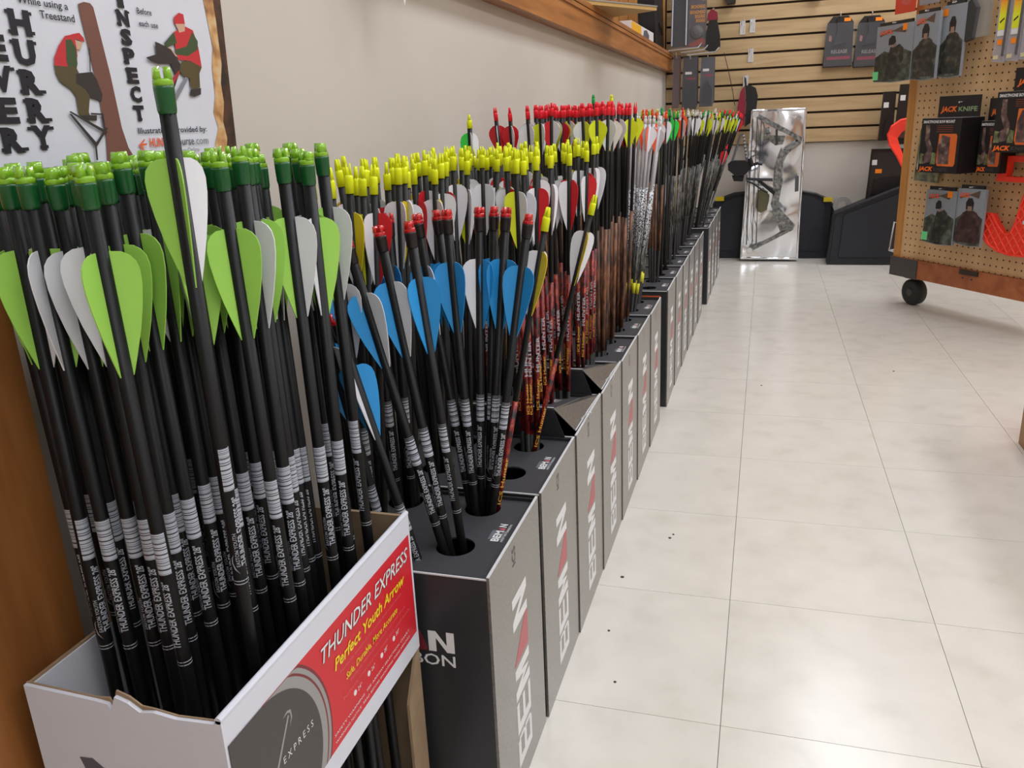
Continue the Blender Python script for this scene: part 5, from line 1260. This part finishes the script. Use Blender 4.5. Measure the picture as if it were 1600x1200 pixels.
# knife boxes
M_kbox = mat('knife_box_black', (30, 25, 26), 0.35)
M_korange = ramp_mat('knife_orange', [(0.3, (206, 84, 30)), (0.7, (236, 124, 52))], nscale=8, rough=0.4)
M_klet = mat('knife_lettering_orange', (250, 116, 40), 0.4)
M_kgreen = mat('knife_lettering_green', (150, 172, 130), 0.4)
M_photo = ramp_mat('knife_photo', [(0.35, (60, 44, 44)), (0.55, (112, 84, 80)), (0.7, (160, 150, 130))], nscale=40, rough=0.4)
M_photo2 = ramp_mat('leaf_photo', [(0.35, (70, 76, 52)), (0.6, (130, 136, 92)), (0.75, (170, 168, 130))], nscale=40, rough=0.4)
def knife_box(s0, z0, w, h, off, dep, label, head=True):
    t_ = thing('knife_box', label, 'box', tuple(FD(s0 + w / 2, z0, off)), 'black and orange knife boxes')
    MB().box(s0, s0 + w, z0, z0 + h, off - dep, off, FD).build('carton', M_kbox, t_)
    fr_ = Frame(FD(s0, z0, off), FD.r, FD.u)
    MB().prism([(w * .50, h * .13), (w * .90, h * .13), (w * .93, h * .18), (w * .93, h * .68), (w * .90, h * .72), (w * .48, h * .72), (w * .46, h * .2)], 0, 0.0004, fr_).build('orange_panel', M_korange, t_)
    MB().prism([(w * .50, h * .17), (w * .78, h * .17), (w * .76, h * .66), (w * .56, h * .70), (w * .48, h * .5)], 0.0004, 0.0008, fr_).build('phone_picture', M_photo, t_)
    MB().prism([(w * .16, h * .17), (w * .3, h * .2), (w * .34, h * .45), (w * .24, h * .62), (w * .22, h * .88), (w * .12, h * .88), (w * .12, h * .6), (w * .22, h * .4), (w * .08, h * .3)], 0, 0.0004, fr_).build('bow_picture', M_photo, t_)
    MB().prism([(w * .02, h * .16), (w * .14, h * .16), (w * .16, h * .34), (w * .03, h * .36)], 0, 0.0004, fr_).prism([(w * .31, h * .16), (w * .44, h * .16), (w * .44, h * .36), (w * .34, h * .38)], 0, 0.0004, fr_).build('leaf_picture', M_photo2, t_)
    MB().text('SMARTPHONE BOW MOUNT', fr_, w * .04, h * .915, h * .05, w * .80, 0.0006, 0.03).build('top_lettering', M_wprint, t_)
    ln_ = MB()
    for k in range(4):
        ln_.box(w * .40, w * .80, h * (.86 - .035 * k), h * (.87 - .035 * k), 0, 0.0004, fr_)
    ln_.build('small_print_lines', M_mred if False else mat('rust_lines', (132, 66, 44), 0.4), t_)
    MB().text('JACK', fr_, w * .02, h * .035, h * .075, w * .38, 0.0006, 0.04, 0.2).build('name_lettering', M_klet, t_)
    MB().text('KNIFE', fr_, w * .42, h * .035, h * .065, w * .34, 0.0006, 0.02).build('name_lettering_grey', mat('knife_lettering_grey', (70, 66, 64), 0.4), t_)
    if head:
        fh = Frame(FD(s0, z0, off - dep - 0.0), FD.r, FD.u)
        MB().box(-0.012 - 0.02, w * .86, h, h + 0.072, -0.003, 0.0, fh).build('hang_card', M_kbox, t_)
        MB().text('JACK', fh, -0.02, h + 0.020, 0.017, w * .42, 0.0006, 0.04, 0.2).build('card_lettering', M_klet, t_)
        MB().text('KNIFE', fh, w * .34, h + 0.020, 0.015, w * .46, 0.0006, 0.02).build('card_lettering_green', M_kgreen, t_)
    # top bevel strip
    MB().box(s0, s0 + w, z0 + h + 0.0002, z0 + h + 0.0012, off - dep, off, FD).build('top_panel', mat('knife_top_grey', (126, 124, 130), 0.3), t_)
    MB().tube([FD(s0 + w * .4, z0 + h + 0.05, 0.0), FD(s0 + w * .4, z0 + h + 0.05, off - dep + 0.012)], 0.003, 6).build('peg_hook', M_chrome, t_)
    return t_
knife_box(0.214, 0.532, 0.175, 0.182, 0.14, 0.095, 'black and orange knife box hanging left on the pegboard')
knife_box(0.415, 0.535, 0.095, 0.165, 0.085, 0.06, 'narrow black and orange knife box tucked behind the left one')
knife_box(0.520, 0.606, 0.175, 0.182, 0.14, 0.095, 'black and orange knife box at the right above the neon hook')
t_ = thing('green_clam_pack', 'clear clamshell with green card hanging behind the left knife box', 'pack', tuple(FD(0.12, 0.49, 0.02)))
MB().prism([(0.072, 0.49), (0.19, 0.485), (0.19, 0.67), (0.082, 0.672)], 0.016, 0.022, FD).build('card', M_photo2, t_)
MB().prism([(0.095, 0.53), (0.115, 0.53), (0.112, 0.62), (0.102, 0.62)], 0.0225, 0.034, FD).build('white_part', M_wprint, t_)
MB().box(0.068, 0.192, 0.484, 0.52, 0.0225, 0.036, FD).build('clear_tray', M_film, t_)
MB().tube([FD(0.13, 0.66, 0.0), FD(0.13, 0.66, 0.03)], 0.0028, 6).build('peg_hook', M_chrome, t_)

# neon hook with lattice ribs
nk_ = thing('neon_hook', 'large neon red plastic J shaped hook with lattice ribs on the pegboard', 'hook', tuple(FD(0.55, 0.27, 0.05)))
HB = [(0.600, 0.508), (0.582, 0.440), (0.572, 0.385), (0.556, 0.343), (0.530, 0.338), (0.500, 0.365), (0.472, 0.401), (0.424, 0.396), (0.426, 0.365), (0.440, 0.331), (0.470, 0.300), (0.512, 0.281), (0.560, 0.273), (0.64, 0.276), (0.72, 0.29), (0.74, 0.36), (0.72, 0.508)]
MB().prism(HB, 0.030, 0.052, FD).build('hook_body', M_neon, nk_)
hd = MB()
for q in ((0.476, 0.513, 0.508, 0.590), (0.70, 0.74, 0.508, 0.590), (0.5131, 0.6999, 0.508, 0.524), (0.5131, 0.6999, 0.572, 0.590)):
    hd.box(q[0], q[1], q[2], q[3], 0.030, 0.056, FD)
hd.build('head_frame', M_neon, nk_)
ribs = MB()
def clip_in(p):
    c = False; n_ = len(HB)
    for i in range(n_):
        a, b_ = HB[i], HB[(i + 1) % n_]
        if (a[1] > p[1]) != (b_[1] > p[1]) and p[0] < (b_[0] - a[0]) * (p[1] - a[1]) / (b_[1] - a[1]) + a[0]: c = not c
    return c
for sgn in (1, -1):
    for k in range(-14, 30):
        c0 = 0.40 + k * 0.03
        run = None
        for j in range(121):
            v = 0.272 + j * 0.002
            u = c0 + sgn * (v - 0.27) * 0.8 + (0.0 if sgn > 0 else 0.1)
            if clip_in((u, v)):
                run = run or [(u, v), (u, v)]
                run[1] = (u, v)
            elif run:
                if run[1][1] - run[0][1] > 0.008: ribs.tube([FD(*run[0], 0.0535), FD(*run[1], 0.0535)], 0.0026, 6)
                run = None
        if run and run[1][1] - run[0][1] > 0.008: ribs.tube([FD(*run[0], 0.0535), FD(*run[1], 0.0535)], 0.0026, 6)
ribs.build('lattice_ribs', mat('neon_red_rib', (255, 84, 60), 0.35), nk_)
rimm = MB()
for i in range(len(HB)):
    a, b_ = HB[i], HB[(i + 1) % len(HB)]
    rimm.tube([FD(*a, 0.053), FD(*b_, 0.053)], 0.004, 6)
rimm.build('rim', M_neon, nk_)
MB().tube([FD(0.60, 0.581, 0.0), FD(0.60, 0.581, 0.064)], 0.003, 6).build('peg_hook', M_chrome, nk_)
MB().box(0.607, 0.69, 0.39, 0.44, 0.0530, 0.0565, FD).build('sticker', M_ink, nk_)
MB().box(0.60, 0.69, 0.378, 0.389, 0.0530, 0.0570, FD).build('white_sticker', M_wprint, nk_)

# low wooden plinth cut by the right edge of the picture
pl = thing('plinth', 'low wooden plinth at the right edge of the aisle', 'plinth', (0.85, 1.6, 0.0))
MB().box(0.596, 1.10, 1.12, 2.045, 0.0005, 0.24).build('body', mat('plinth_tan', (178, 140, 100), 0.6), pl)
MB().box(0.590, 1.11, 1.11, 2.052, 0.2405, 0.256).build('top_board', M_rail, pl)
# grit on the floor by the cartons
M_grit = mat('grit', (70, 64, 58), 0.8)
for k, (gx, gy, gr) in enumerate(((-0.14, 1.42, .0028), (-0.135, 1.435, .002), (-0.205, 1.262, .0032), (-0.20, 1.10, .002), (-0.17, 0.98, .002), (0.02, 2.4, .0025), (0.40, 2.6, .003))):
    g_ = MB().lathe([(gr * 1.1, 0), (gr, 0.0008), (gr * .5, 0.0016)], 7, Frame((gx, gy, 0.0), (1, 0.3, 0), (-0.3, 1, 0))).build('grit_speck', M_grit, loc=(gx, gy, 0))
    tag(g_, 'dark speck of grit on the pale floor tiles', 'grit', 'specks of grit on the floor')
